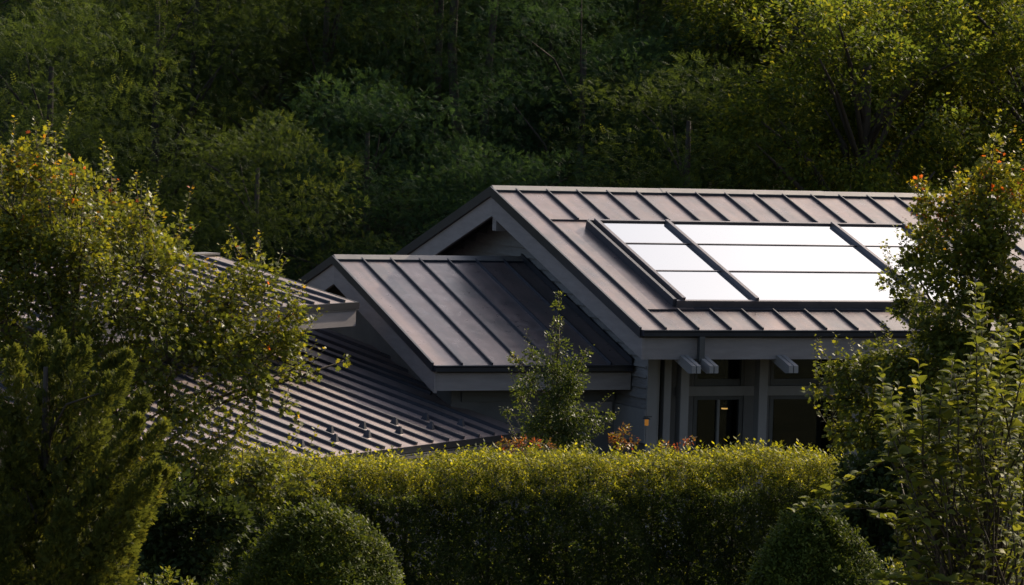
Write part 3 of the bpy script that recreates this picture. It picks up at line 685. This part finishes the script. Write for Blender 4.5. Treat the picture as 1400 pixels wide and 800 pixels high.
for q, (px, D, k, s) in enumerate(spots): place_tree(LOC[k], px, D, rnd.uniform(0, 6.28), s, l1, g1, 'locust_tree', (M_LOC, M_LOC2, M_LOC3)[q % 3])
place_tree(LIN[0], 1172, 74, 1.1, .95, 'broadleaf tree with a dark forked trunk rising behind the solar collector', None, 'broadleaf_tree')
for (px, D, k, s) in [(1300, 79, 0, 1), (1420, 76, 0, 1), (1080, 80, 0, 1), (1240, 86, 0, 1.1), (1350, 90, 0, 1.15), (1130, 90, 1, 1.3), (1260, 97, 1, 1.5), (1390, 99, 1, 1.5), (1130, 101, 1, 1.5), (1330, 72, 1, .66), (1440, 70, 1, .7)]:
    place_tree(LIN[k], px, D, rnd.uniform(0, 6.28), s, l2, g2, 'broadleaf_tree')
# slender trunks standing clear of the foliage, crowns above the picture
def slender(px, D, trunks, label, mat=M_BARK):
    global rng; rng = np.random.default_rng(int(px))
    g = onground(px, D); t_ = thing('slender_tree', label, 'tree', tuple(g)); mb = MB(); Pp = []; Dd = []; Nn = []; Ss = []; Tt = []
    for (dx, lean, r) in trunks:
        pts = [np.array([g[0]+dx*min(1, z_/2.5)+lean*z_*.1+.12*math.sin(z_*.8+dx*3), g[1]+.1*math.sin(z_), g[2]+z_-.2]) for z_ in np.linspace(0, 13, 12)]
        mb.tube(pts, [r*(1.15-.06*k) for k in range(12)], 8)
        for k in range(9):
            b = pts[rng.integers(7, 12)]; e = b+np.array([rng.normal()*1.2, rng.normal()*1.2, rng.uniform(.3, 1.6)])
            mb.tube([b, (b+e)/2+[0, 0, .15], e], [r*.35, r*.25, r*.08], 5)
            pos, dirs, nrm = shell_clump(e, rng.uniform(.6, .95), 120, .6, b); Pp.append(pos); Dd.append(dirs); Nn.append(nrm); Ss.append(rng.uniform(.13, .23, 120)); Tt.append(np.clip(rng.normal(.45, .2, 120), 0, 1))
    mb.build('trunk', mat, t_, smooth=True)
    link('crown', leaf_mesh('crown', T_FROND, *map(np.concatenate, (Pp, Dd, Nn, Ss, Tt)), M_LOC), t_)
slender(642, 78.5, ((-.25, -.25, .12), (.25, .1, .1)), 'twin trunked slender dark tree rising behind the main gable peak')
slender(972, 79, ((0, .05, .05),), 'single thin pale trunk rising behind the solar collector', M_TWIG)
slender(258, 81, ((0, .1, .07), (.3, .2, .05)), 'thin twin stemmed dark tree above the raised wing roof')
# ================================================================== PLANTED TREES AND SHRUBS
M_MAP = leafmat('maple_leaf', [(0, (.040, .052, .015)), (.4, (.072, .088, .017)), (.62, (.12, .126, .017)), (.82, (.20, .18, .017)), (.93, (.30, .18, .016)), (1, (.38, .085, .02))], .45, .5, .2, 1.7)
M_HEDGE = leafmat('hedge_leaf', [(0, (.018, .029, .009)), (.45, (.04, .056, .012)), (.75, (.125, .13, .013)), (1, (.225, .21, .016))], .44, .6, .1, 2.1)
M_BOX = leafmat('clipped_evergreen_leaf', [(0, (.034, .05, .012)), (.6, (.064, .084, .015)), (1, (.14, .15, .018))], .36, .6, .08, 1.5)
M_CYP = leafmat('cypress_spray', [(0, (.042, .054, .016)), (.5, (.07, .082, .02)), (.85, (.105, .108, .022)), (1, (.13, .105, .028))], .38, .6, .1, 1.5)
M_GINK = leafmat('young_tree_leaf', [(0, (.034, .05, .016)), (.6, (.062, .082, .02)), (1, (.16, .155, .02))], .4, .5, .2, 1.6)
M_PEAR = leafmat('large_leaf', [(0, (.045, .06, .016)), (.6, (.095, .11, .022)), (1, (.19, .18, .034))], .46, .6, .1, 1.5)
M_DARK = leafmat('dark_shrub_leaf', [(0, (.022, .034, .012)), (.7, (.036, .05, .015)), (1, (.055, .07, .02))], .34, .55, .12, 1.5)
M_RED = leafmat('nandina_leaf', [(0, (.05, .06, .014)), (.5, (.13, .09, .02)), (1, (.24, .05, .03))], .4, .4, .35, 1.5)

def pixel_tree(name, label, cat, trunk_px, D, blobs, tm, mat, leaf, dens, r0=.08, tintf=None, spread=.9, parts=True, ztop=None, flat=.9, subs=5, shoots=0):
    """blobs: (px, py, r_px, depth offset) of the leafy masses; every mass is a cluster of smaller clumps at its own depth"""
    base = onground(trunk_px, D); t_ = thing(name, label, cat, tuple(base))
    Pp = []; Dd = []; Nn = []; Tt = []; Ss = []; ends = []; twigs = []; mb = MB()
    cen = np.mean([P(b[0], b[1], D+b[3]) for b in blobs], axis=0)
    for b in blobs:
        c = P(b[0], b[1], D+b[3]); r = b[2]*D/FPX; tp = b[4] if len(b) > 4 else 0
        ends.append(c)
        ns = max(2, int(subs*min(3, (r/.3)**1.4)))
        for k in range(ns):
            d = rvec(1)[0]*np.array([1, spread, 1]); cc = c+d*r*rng.uniform(.25, .95); rr = min(rng.uniform(.10, .24)*(1+r*.4), .8*r+.015); twigs.append((c, cc))
            n = int(dens*rr*rr*160); n = max(n, 6)
            pos, dirs, nrm = clump(cc, rr, n, .45, cen, flat)
            Pp.append(pos); Dd.append(dirs); Nn.append(nrm); Ss.append(rng.uniform(*leaf, n))
            v = rng.normal(.36, .13, n)+rng.normal()*.05; hot = .3 if rng.uniform() < .06 else 0.
            hi = (pos[:, 2]-cc[2])/rr*.05
            Tt.append(np.clip(v+hi+tp*(np.abs(rng.normal(.25, .13, n))+.34*(rng.uniform(size=n) < .07)+hot), 0, 1))
        if shoots and r > .1:
            for k in range(int(shoots*min(3, r/.25))+1):
                d = unit(rng.normal(size=(1, 3))+np.array([[0, 0, .9]])+.5*unit((c-cen)[None]))[0]; a = c+d*r*rng.uniform(.5, .95); ln = rng.uniform(.18, .42); m_ = int(ln/.017)
                q = np.linspace(0, 1, m_); up_ = nv(d*.6+np.array([0, 0, .7])+rng.normal(size=3)*.15); line = a+up_*(q*ln)[:, None]
                mb.tube([c, a, a+up_*ln], [.006, .004, .0015], 4)
                ang = np.arange(m_)*2.4; o_ = np.stack([np.cos(ang), np.sin(ang), .3+.4*q], 1)+rng.normal(size=(m_, 3))*.25
                Pp.append(line+o_*.015); Dd.append(o_); nn = rng.normal(size=(m_, 3))*.4; nn[:, 2] += 1; Nn.append(nn); Ss.append(rng.uniform(*leaf, m_)*(1-.4*q)); Tt.append(np.clip(rng.normal(.42, .12, m_)+(.18+.25*tp)*q*rng.uniform(.3, 1.4), 0, 1))
    top = np.array([base[0], base[1], max(e[2] for e in ends)-.4])
    if ztop: top[2] = ztop
    limbs(base-[0, 0, .2], top, ends[::2], r0, r0*.3, mb, .3)
    for a, b in twigs: mb.tube([a, (a+b)/2+rng.normal(size=3)*.02, b], [.007, .005, .002], 4)
    mb.build('trunk', M_TWIG, t_, smooth=True)
    me = leaf_mesh('crown', tm, *map(np.concatenate, (Pp, Dd, Nn, Ss, Tt)), mat)
    link('crown', me, t_)
    return t_
rng = np.random.default_rng(5)
lm = [(15, 225, 45, 0, .8), (60, 240, 50, .2, .8), (100, 275, 55, -.3, .7), (20, 300, 60, -.5, .5), (150, 290, 50, .3, .7), (190, 310, 45, 0, .6), (110, 350, 70, -.8, .4), (40, 390, 70, -.6, .15),
      (200, 370, 60, -.4, .45), (235, 330, 35, .4, .6), (155, 430, 75, -.9, .15), (250, 420, 60, -.5, .35), (310, 420, 45, -.2, .5), (330, 350, 16, .1, .7), (332, 380, 26, .1, .6), (360, 400, 34, .1, .4), (385, 440, 32, .0, .5), (300, 480, 60, -.5, .2), (370, 480, 36, -.1, .45), (405, 435, 15, 0, .7), (400, 470, 22, 0, .5),
      (230, 500, 70, -.8, .1), (90, 480, 70, -1, .05), (340, 520, 42, -.3, .2), (225, 560, 40, -.6, .1), (285, 545, 30, -.3, .1), (400, 505, 22, 0, .25), (430, 508, 10, .1, .4), (470, 494, 9, .1, .6), (390, 560, 16, .0, .2), (345, 575, 20, -.2, .25), (408, 575, 9, 0, .7), (300, 625, 38, -.6, .25), (235, 630, 45, -.7, .1), (365, 640, 38, -.4, .3), (330, 660, 50, -.6, .1), (270, 680, 50, -.8, .05), (410, 650, 25, -.3, .35), (160, 565, 50, -1, .1), (-40, 260, 60, 0, .6), (-50, 380, 70, -.3, .2), (20, 350, 60, -.4, .4), (70, 320, 50, -.6, .5), (150, 370, 50, -.2, .4), (80, 430, 60, -.6, .1), (200, 440, 50, -.3, .25), (290, 450, 40, -.1, .3), (10, 470, 60, -.6, .1)]
pixel_tree('maple_tree', 'tall maple with orange tipped leaves growing in front of the wing roofs', 'tree', 110, 36, lm, T_MAPLE, M_MAP, (.038, .066), 11, .10, subs=8, shoots=4)
rm = [(1357, 205, 14, 0, 1.1), (1350, 240, 22, 0, .9), (1255, 255, 10, .2, 1.1), (1265, 285, 18, .1, .9), (1300, 290, 34, 0, 1.0), (1340, 285, 42, 0, .85), (1385, 275, 34, .2, .9), (1398, 235, 16, 0, .9), (1270, 330, 30, .1, .8), (1320, 340, 45, -.3, .5), (1370, 340, 50, -.3, .5), (1290, 390, 40, -.2, .3), (1245, 360, 26, .1, .1), (1225, 385, 18, .1, 0), (1240, 415, 26, .1, 0), (1340, 410, 50, -.4, .2), (1395, 400, 50, -.3, .3), (1280, 450, 42, -.2, .1), (1330, 480, 50, -.4, .05), (1390, 480, 50, -.4, .1),
      (1250, 500, 40, -.1, 0), (1200, 505, 32, .1, .05), (1150, 510, 24, .2, .1), (1118, 530, 15, .2, .35), (1165, 545, 34, .1, 0), (1220, 550, 45, -.1, 0), (1285, 540, 50, -.3, 0), (1140, 580, 14, .2, .35), (1160, 595, 26, .1, .1), (1200, 600, 42, 0, 0), (1260, 610, 50, -.2, 0), (1330, 560, 50, -.3, 0), (1330, 630, 50, -.3, 0), (1440, 300, 50, 0, .5), (1450, 420, 60, 0, .2), (1440, 540, 60, 0, .1)]
pixel_tree('maple_tree', 'maple with red and orange shoot tips growing against the solar collector', 'tree', 1345, 40, rm, T_MAPLE, M_MAP, (.042, .072), 15.5, .10, subs=9, shoots=4)
# young tree between hedge and house
gk = [(766, 404, 5, 0, 1), (763, 420, 7, 0, .8), (760, 440, 8, 0, .6), (758, 460, 9, 0, .4), (760, 480, 14, 0, .3), (735, 492, 14, 0, .3), (700, 487, 7, .1, .8), (715, 498, 8, .1, .6), (790, 498, 12, 0, .3), (800, 480, 7, 0, .4), (755, 510, 26, 0, 0), (780, 525, 24, 0, 0), (730, 520, 20, 0, 0), (715, 545, 15, .1, .3), (698, 560, 8, .1, .3), (755, 545, 26, -.1, 0), (770, 570, 28, -.1, 0), (735, 570, 22, -.1, .1), (800, 560, 18, 0, .1), (815, 590, 16, 0, .1), (830, 572, 8, 0, .4), (745, 592, 26, -.1, .1), (785, 598, 24, -.1, .1), (715, 600, 14, 0, .1), (770, 620, 30, -.1, 0)]
pixel_tree('young_tree', 'slender young feathery tree with a pale pointed top beside the middle roof', 'tree', 765, 46, gk, T_LEAF, M_GINK, (.03, .055), 30, .03, flat=.9, subs=8, shoots=2)

# ---- hedge, parallel with the house front
rng = np.random.default_rng(8)
hc = hit(800, 617, (0, 0, 1), 2.55)
HY = hc[1]; hx0 = hit(320, 640, (0, 1, 0), HY)[0]; hx1 = hit(1172, 640, (0, 1, 0), HY)[0]; HZ = 2.36
def hedge_top(x): return HZ + .03*np.sin(x*2.1)+.03*np.sin(x*5.3+1)+.025*np.sin(x*11)+.02*np.sin(x*23+2)
def make_hedge():
    t_ = thing('hedge', 'long clipped hedge with sunlit yellow green top in front of the house', 'hedge', ((hx0+hx1)/2, HY+.6, 0))
    D_ = 1.2; P_ = []; d_ = []; n_ = []; s_ = []; ti = []
    def put(pos, out, size, tint):
        n = len(pos); dirs = out + rng.normal(size=(n, 3))*.45; dirs[:, 2] += .35
        P_.append(pos); d_.append(dirs); n_.append(rng.normal(size=(n, 3))+out); s_.append(size); ti.append(tint)
    ln = hx1-hx0
    lump = lambda x, z: .08*np.sin(x*3.1+z*2)+.07*np.sin(x*1.3-z*4.3+2)+.07*np.sin(x*7.7+z*6)+.05*np.sin(x*13+4*np.sin(z*3))*np.sin(z*9+x)
    n = 27000; x = rng.uniform(hx0, hx1, n); z_ = rng.uniform(0, 1, n)**.8*(HZ-.28); dep = rng.exponential(.07, n).clip(0, .4)
    pos = np.stack([x, HY+dep-lump(x, z_)+0*z_, z_-.0], 1)
    put(pos, np.tile([0, -1., .15], (n, 1)), rng.uniform(.05, .105, n), np.clip(rng.normal(.10, .14, n)+.6*lump(x, z_)+.3*np.clip((z_-HZ+.5)/.3, 0, 1), 0, 1))  # front shade put into the tint; lighter on lumps and near the top
    n = 21000; x = rng.uniform(hx0, hx1, n); y = HY+rng.uniform(-.03, D_, n); dep = rng.exponential(.06, n).clip(0, .3)
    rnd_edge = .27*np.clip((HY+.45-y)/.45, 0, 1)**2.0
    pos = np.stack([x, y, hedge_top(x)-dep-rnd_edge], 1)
    put(pos, np.tile([0, -.15, 1.], (n, 1)), rng.uniform(.045, .10, n), np.clip(rng.normal(.74, .17, n), 0, 1))  # yellow new growth; tint also raised to paint in sunlight on top
    n = 500; x = rng.uniform(hx0, hx1, n); pos = np.stack([x, HY+rng.uniform(0, D_, n), hedge_top(x)+rng.uniform(-.02, .02, n)], 1)       # stray shoots
    put(pos, np.tile([0, 0, 2.2], (n, 1)), rng.uniform(.09, .2, n), np.clip(rng.normal(.8, .15, n), 0, 1))
    n = 2200; x = rng.uniform(hx0, hx1, n); z_ = rng.uniform(0, HZ-.05, n)
    put(np.stack([x, HY+D_-rng.exponential(.08, n).clip(0, .3), z_], 1), np.tile([0, 1., .15], (n, 1)), rng.uniform(.08, .14, n), np.clip(rng.normal(.45, .18, n), 0, 1))
    for xe, sg in ((hx0, -1.), (hx1, 1.)):
        n = 1500; z_ = rng.uniform(0, HZ-.05, n)
        put(np.stack([xe-sg*rng.exponential(.07, n).clip(0, .3)+sg*.03, HY+rng.uniform(0, D_, n), z_], 1), np.tile([sg, 0, .15], (n, 1)), rng.uniform(.08, .14, n), np.clip(rng.normal(.45, .18, n), 0, 1))
    n = 7000; x = rng.uniform(hx0+.1, hx1-.1, n); z_ = rng.uniform(.1, HZ-.1, n)      # inner leaves
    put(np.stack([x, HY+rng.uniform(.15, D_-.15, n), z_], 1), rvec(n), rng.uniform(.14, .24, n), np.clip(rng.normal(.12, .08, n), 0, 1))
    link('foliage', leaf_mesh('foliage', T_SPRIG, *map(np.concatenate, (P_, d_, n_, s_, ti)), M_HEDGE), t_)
    k = 0
    for x in np.arange(hx0+.25, hx1-.1, .5):
        mb = MB(); e = [(x+rng.normal()*.25, HY+rng.uniform(.25, .95), rng.uniform(1.2, 2.3)) for _ in range(9)]
        limbs((x, HY+.6, -.1), (x+rng.normal()*.05, HY+.6, 2.2), e, .03, .008, mb, .3, sides=4); mb.build('stem', M_BARK, t_)
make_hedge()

# ---- clipped domes
def dome(px, py, halfw, D, label, seed):
    global rng; rng = np.random.default_rng(seed)
    top = P(px, py, D); base = np.array([top[0], top[1], 0]); r = halfw*D/FPX; H = top[2]
    t_ = thing('clipped_shrub', label, 'shrub', tuple(base))
    n = 10500; th = rng.uniform(0, 2*np.pi, n); u = rng.uniform(0, 1, n)
    zz = u**.8*H; q = np.clip(zz/H, 0, 1)
    prof = np.where(q > .45, np.sqrt(np.clip(1-((q-.45)/.55)**2.1, 0, 1)), 1-.12*((.45-q)/.45))
    lump = 1+.11*np.sin(th*3+zz*2.5+seed)+.09*np.sin(th*7-zz*6+seed)+.06*np.sin(th*15+zz*11)
    dep = rng.exponential(.05, n).clip(0, .35)
    rad = (r*prof*lump-dep).clip(0)
    pos = np.stack([base[0]+rad*np.cos(th), base[1]+rad*np.sin(th), zz-dep*.3], 1)
    cap = int(n*.35); a2 = rng.uniform(0, 2*np.pi, cap); rr = np.sqrt(rng.uniform(0, 1, cap))*.9
    zc = H*(.45+.55*np.sqrt(np.clip(1-rr**2, 0, 1)))*(1+.025*np.sin(a2*3+rr*7+seed)+.02*np.sin(a2*5-rr*11))+.10*(rng.uniform(size=cap) < .03)
    pos2 = np.stack([base[0]+rr*r*np.cos(a2), base[1]+rr*r*np.sin(a2), zc-rng.exponential(.05, cap).clip(0, .3)], 1)
    pos = np.concatenate([pos, pos2]); cc = np.array([base[0], base[1], H*.45])
    out_ = unit(pos-cc); out_[:, 2] += .35; n = len(pos)
    dirs = out_+rng.normal(size=(n, 3))*.35; dirs[:, 2] += .25
    tint = np.clip(rng.normal(.45, .2, n), 0, 1)
    link('foliage', leaf_mesh('foliage', T_SPRIG, pos, dirs, rng.normal(size=(n, 3)), rng.uniform(.06, .15, n)*(1+.5*(rng.uniform(size=n) < .04)), tint, M_BOX), t_)
    mb = MB(); e = [base+np.array([rng.normal()*r*.35, rng.normal()*r*.35, rng.uniform(.4, .9)*H]) for _ in range(24)]
    limbs(base-[0, 0, .1], base+[0, 0, H*.8], e, .05, .012, mb, .3, sides=4); mb.build('stem', M_TWIG, t_)
dome(438, 707, 114, 36.5, 'rounded clipped evergreen shrub beside the dark leafy shrub and cypress', 41)
dome(1112, 707, 90, 36.5, 'rounded clipped evergreen shrub beside the large leaved small tree', 42)

# ---- cypress on the left
def cypress():
    global rng; rng = np.random.default_rng(51); D = 31
    base = onground(70, D); t_ = thing('cypress', 'dense cypress with upswept feathery sprays below the maple', 'conifer', tuple(base))
    Pp = []; Dd = []; Nn = []; Ss = []; Tt = []; ends = []
    plumes = [(75, 492, 20), (50, 515, 28), (100, 520, 32), (25, 540, 36), (75, 550, 45), (130, 545, 34), (160, 505, 14), (160, 530, 20), (0, 590, 45), (60, 610, 55), (120, 600, 50), (165, 590, 34), (190, 630, 34), (150, 650, 50), (95, 670, 60), (30, 660, 55), (-20, 650, 50), (205, 680, 28), (170, 710, 50), (115, 740, 60), (50, 740, 60), (-10, 740, 55), (190, 690, 34), (75, 790, 60), (135, 790, 50), (10, 800, 60), (160, 770, 40), (-50, 700, 60), (75, 850, 70), (-20, 860, 60), (140, 840, 50), (-60, 560, 40)]
    for (px, py, rp) in plumes:
        dz = rng.uniform(-.5, .35); c = P(px, py, D+dz); r = rp*D/FPX; ends.append(c)
        n = int(800*(r/.3)**1.7); n = max(n, 220)
        lean = nv([(c[0]-base[0])*.9+.1, (c[1]-base[1])*.5, 1.05])
        q = rng.uniform(0, 1, n); rad = r*.8*(np.clip(1-q, 0, 1)**.75*np.clip(q*6+.3, 0, 1))*rng.uniform(.35, 1, n)**.5
        ax = c + lean*((q-.5)*3.5*r)[:, None]
        d = rvec(n); pos = ax+d*rad[:, None]
        dirs = d*.9+lean*.95+rng.normal(size=(n, 3))*.25
        Pp.append(pos); Dd.append(dirs); Nn.append(np.cross(dirs, rng.normal(size=(n, 3)))); Ss.append(rng.uniform(.06, .12, n)); Tt.append(np.clip(rng.normal(.42, .18, n)+rng.normal()*.12, 0, 1))
    link('foliage', leaf_mesh('foliage', T_SPRAY, *map(np.concatenate, (Pp, Dd, Nn, Ss, Tt)), M_CYP), t_)
    mb = MB(); limbs(base-[0, 0, .1], base+[0, 0, 4.1], ends, .09, .02, mb, .2, sides=5); mb.build('trunk', M_BARK, t_, smooth=True)
cypress()

# ---- dark shrubs filling between
rng = np.random.default_rng(61)
pixel_tree('leafy_shrub', 'dark glossy leaved shrub between cypress and rounded clipped shrub', 'shrub', 255, 34.6, [(235, 700, 50, 0), (290, 705, 45, 0, .1), (225, 755, 55, 0), (290, 765, 45, 0), (255, 830, 70, 0), (205, 685, 35, .1), (320, 720, 25, 0), (180, 830, 50, .1)], T_LEAF, M_DARK, (.05, .08), 30, .05, subs=6)
pixel_tree('leafy_shrub', 'dark leafy shrub at the hedge end beneath the red tipped maple', 'shrub', 1215, 38.5, [(1190, 640, 36, 0, .1), (1180, 680, 36, 0), (1220, 690, 50, 0), (1160, 650, 20, .2, .3), (1240, 640, 50, 0), (1215, 750, 60, 0), (1260, 780, 70, 0), (1180, 740, 40, .2), (1220, 830, 70, 0), (1290, 700, 60, .1)], T_LEAF, M_DARK, (.05, .08), 30, .05, subs=6)
# yellow tips at the bottom
pixel_tree('low_shrub', 'low yellow green shrub growing at the foot of the cypress', 'shrub', 225, 33, [(195, 797, 12, 0, .9), (225, 800, 15, 0, .9), (255, 798, 14, 0, .9), (235, 830, 30, 0, .5), (190, 835, 30, 0, .5), (270, 840, 25, 0, .5)], T_LEAF, M_GINK, (.03, .055), 40, .02, subs=6)
pixel_tree('low_shrub', 'low yellow green shrub at the foot of the large leaved tree', 'shrub', 1222, 33, [(1215, 785, 15, 0, .9), (1235, 780, 14, 0, .8), (1225, 815, 25, 0, .5), (1250, 820, 25, 0, .5)], T_LEAF, M_GINK, (.03, .055), 40, .02, subs=6)
# nandina behind the hedge
for lab, px0, bl in (('reddish leaved nandina shoots rising behind the hedge under the young tree', 705, [(690, 604, 8, 0), (710, 603, 8, 0), (730, 605, 8, 0), (750, 608, 8, 0), (715, 630, 22, 0)]),
                     ('orange leaved nandina shoots rising behind the hedge beside the gable corner', 852, [(842, 600, 7, 0), (855, 592, 7, 0), (848, 610, 10, 0), (866, 607, 6, 0), (850, 635, 18, 0)]),
                     ('thin red nandina shoots rising behind the hedge before the grey posts', 930, [(908, 608, 5, 0), (925, 610, 5, 0), (938, 604, 4, 0), (946, 599, 3, 0), (925, 635, 15, 0)])):
    pixel_tree('nandina', lab, 'shrub', px0, 44.5, [(*b, 0.9) for b in bl], T_NARROW, M_RED, (.035, .06), 40, .012, subs=5)

# ---- large leaved small tree on the right, near the viewer
def tmpl_big():
    v = []; f = []; nx, ny = 2, 5
    for j in range(ny+1):
        y = j/ny; wd = .42*math.sin(math.pi*min(1, y*.93+.05))**.75
        for i in range(-1, 2): v.append((i*wd, y, .16*abs(i)*wd/.36-.5*y*y))
    for j in range(ny):
        for i in range(2):
            a = j*3+i; f += [(a, a+1, a+4), (a, a+4, a+3)]
    return np.array(v, float), f
T_BIG = tmpl_big()
def big_leaf_tree():
    global rng; rng = np.random.default_rng(71); D = 19.5
    base = onground(1370, D); t_ = thing('small_tree', 'small tree with large curled pale green leaves on upright shoots', 'tree', tuple(base))
    mb = MB(); shoots = []
    spec = [(1333, 385, 1335, 560), (1352, 470, 1350, 640), (1218, 535, 1250, 660), (1255, 490, 1262, 640), (1290, 510, 1285, 660), (1232, 560, 1270, 700), (1300, 480, 1310, 620), (1375, 430, 1370, 600), (1395, 480, 1392, 640), (1205, 545, 1240, 620), (1320, 560, 1320, 720), (1215, 640, 1260, 720), (1212, 680, 1270, 780), (1240, 610, 1290, 760), (1290, 640, 1310, 800), (1350, 600, 1350, 780), (1390, 600, 1390, 800), (1260, 730, 1275, 830), (1300, 740, 1305, 850), (1340, 720, 1345, 860), (1385, 720, 1385, 880), (1235, 760, 1265, 860), (1320, 660, 1330, 800), (1370, 660, 1370, 800), (1275, 590, 1290, 720), (1285, 700, 1300, 800), (1360, 540, 1360, 700), (1400, 560, 1400, 700)]
    pos = []; dirs = []; size = []
    for (tx, ty, bx, by) in spec:
        for rep in range(5):
            dd = rng.uniform(-.6, .8); a = P(bx+rng.normal()*8*rep, by, D+dd); b = P(tx+rng.normal()*14*rep, ty+rng.uniform(0, 40)*rep, D+dd+rng.uniform(-.15, .15)); m = (a+b)/2+rng.normal(size=3)*.02
            shoots.append(a); mb.tube([a, m, b], [.005, .004, .0015], 5)
            L_s = np.linalg.norm(b-a); nl = int(L_s/.024)
            for k in range(nl):
                q = .04+.96*k/nl; p = a+(m-a)*q*2 if q < .5 else m+(b-m)*(q-.5)*2
                ang = k*2.4+rng.normal()*.3; o = np.array([math.cos(ang), math.sin(ang), .55+.5*q]); pos.append(p); dirs.append(o+rng.normal(size=3)*.2); size.append(rng.uniform(.048, .08)*(1-.35*max(0, q-.75)/.25))
    limbs(base-[0, 0, .1], P(1365, 640, D), shoots, .05, .015, mb, .25)
    mb.build('trunk', M_TWIG, t_, smooth=True)
    pos = np.array(pos); dirs = np.array(dirs); size = np.array(size); n = len(pos)
    nrm = rng.normal(size=(n, 3))*.25; nrm[:, 2] += 1
    tint = np.clip(rng.normal(.5, .2, n), 0, 1)
    dpt = (pos-CAM)@Fv; vis = ((pos-CAM)@Rv)/dpt*FPX+700; viy = 400-((pos-CAM)@Uv)/dpt*FPX
    order = np.argsort(dpt + 10*((vis > 1395) | (viy > 795))-.0015*(800-viy)); pick = order[:280]; rest = order[280:]
    cr = link('crown', leaf_mesh('crown', T_BIG, pos[rest], dirs[rest], nrm[rest], size[rest], tint[rest], M_PEAR), t_); cr['kind'] = 'stuff'
    metas = []
    for k in range(6):
        me = leaf_mesh('leaf', T_BIG, np.zeros((1, 3)), np.array([[0, 1., 0]]), np.array([[0, 0, 1.]]), np.ones(1), np.array([.2+.13*k]), M_PEAR); me.polygons.foreach_set('use_smooth', [True]*len(me.polygons)); metas.append(me)
    y = unit(dirs); x = unit(np.cross(y, nrm)); z_ = np.cross(x, y)
    inv = Matrix.Translation(-Vector(base))
    for k in pick:
        o = bpy.data.objects.new('leaf', metas[int(min(5, tint[k]*6))]); COL.objects.link(o); o.parent = t_; o.matrix_parent_inverse = inv
        s = size[k]; R3 = np.stack([x[k], y[k], z_[k]], 1)*s
        o.matrix_basis = Matrix(((*R3[0], pos[k][0]), (*R3[1], pos[k][1]), (*R3[2], pos[k][2]), (0, 0, 0, 1)))
big_leaf_tree()
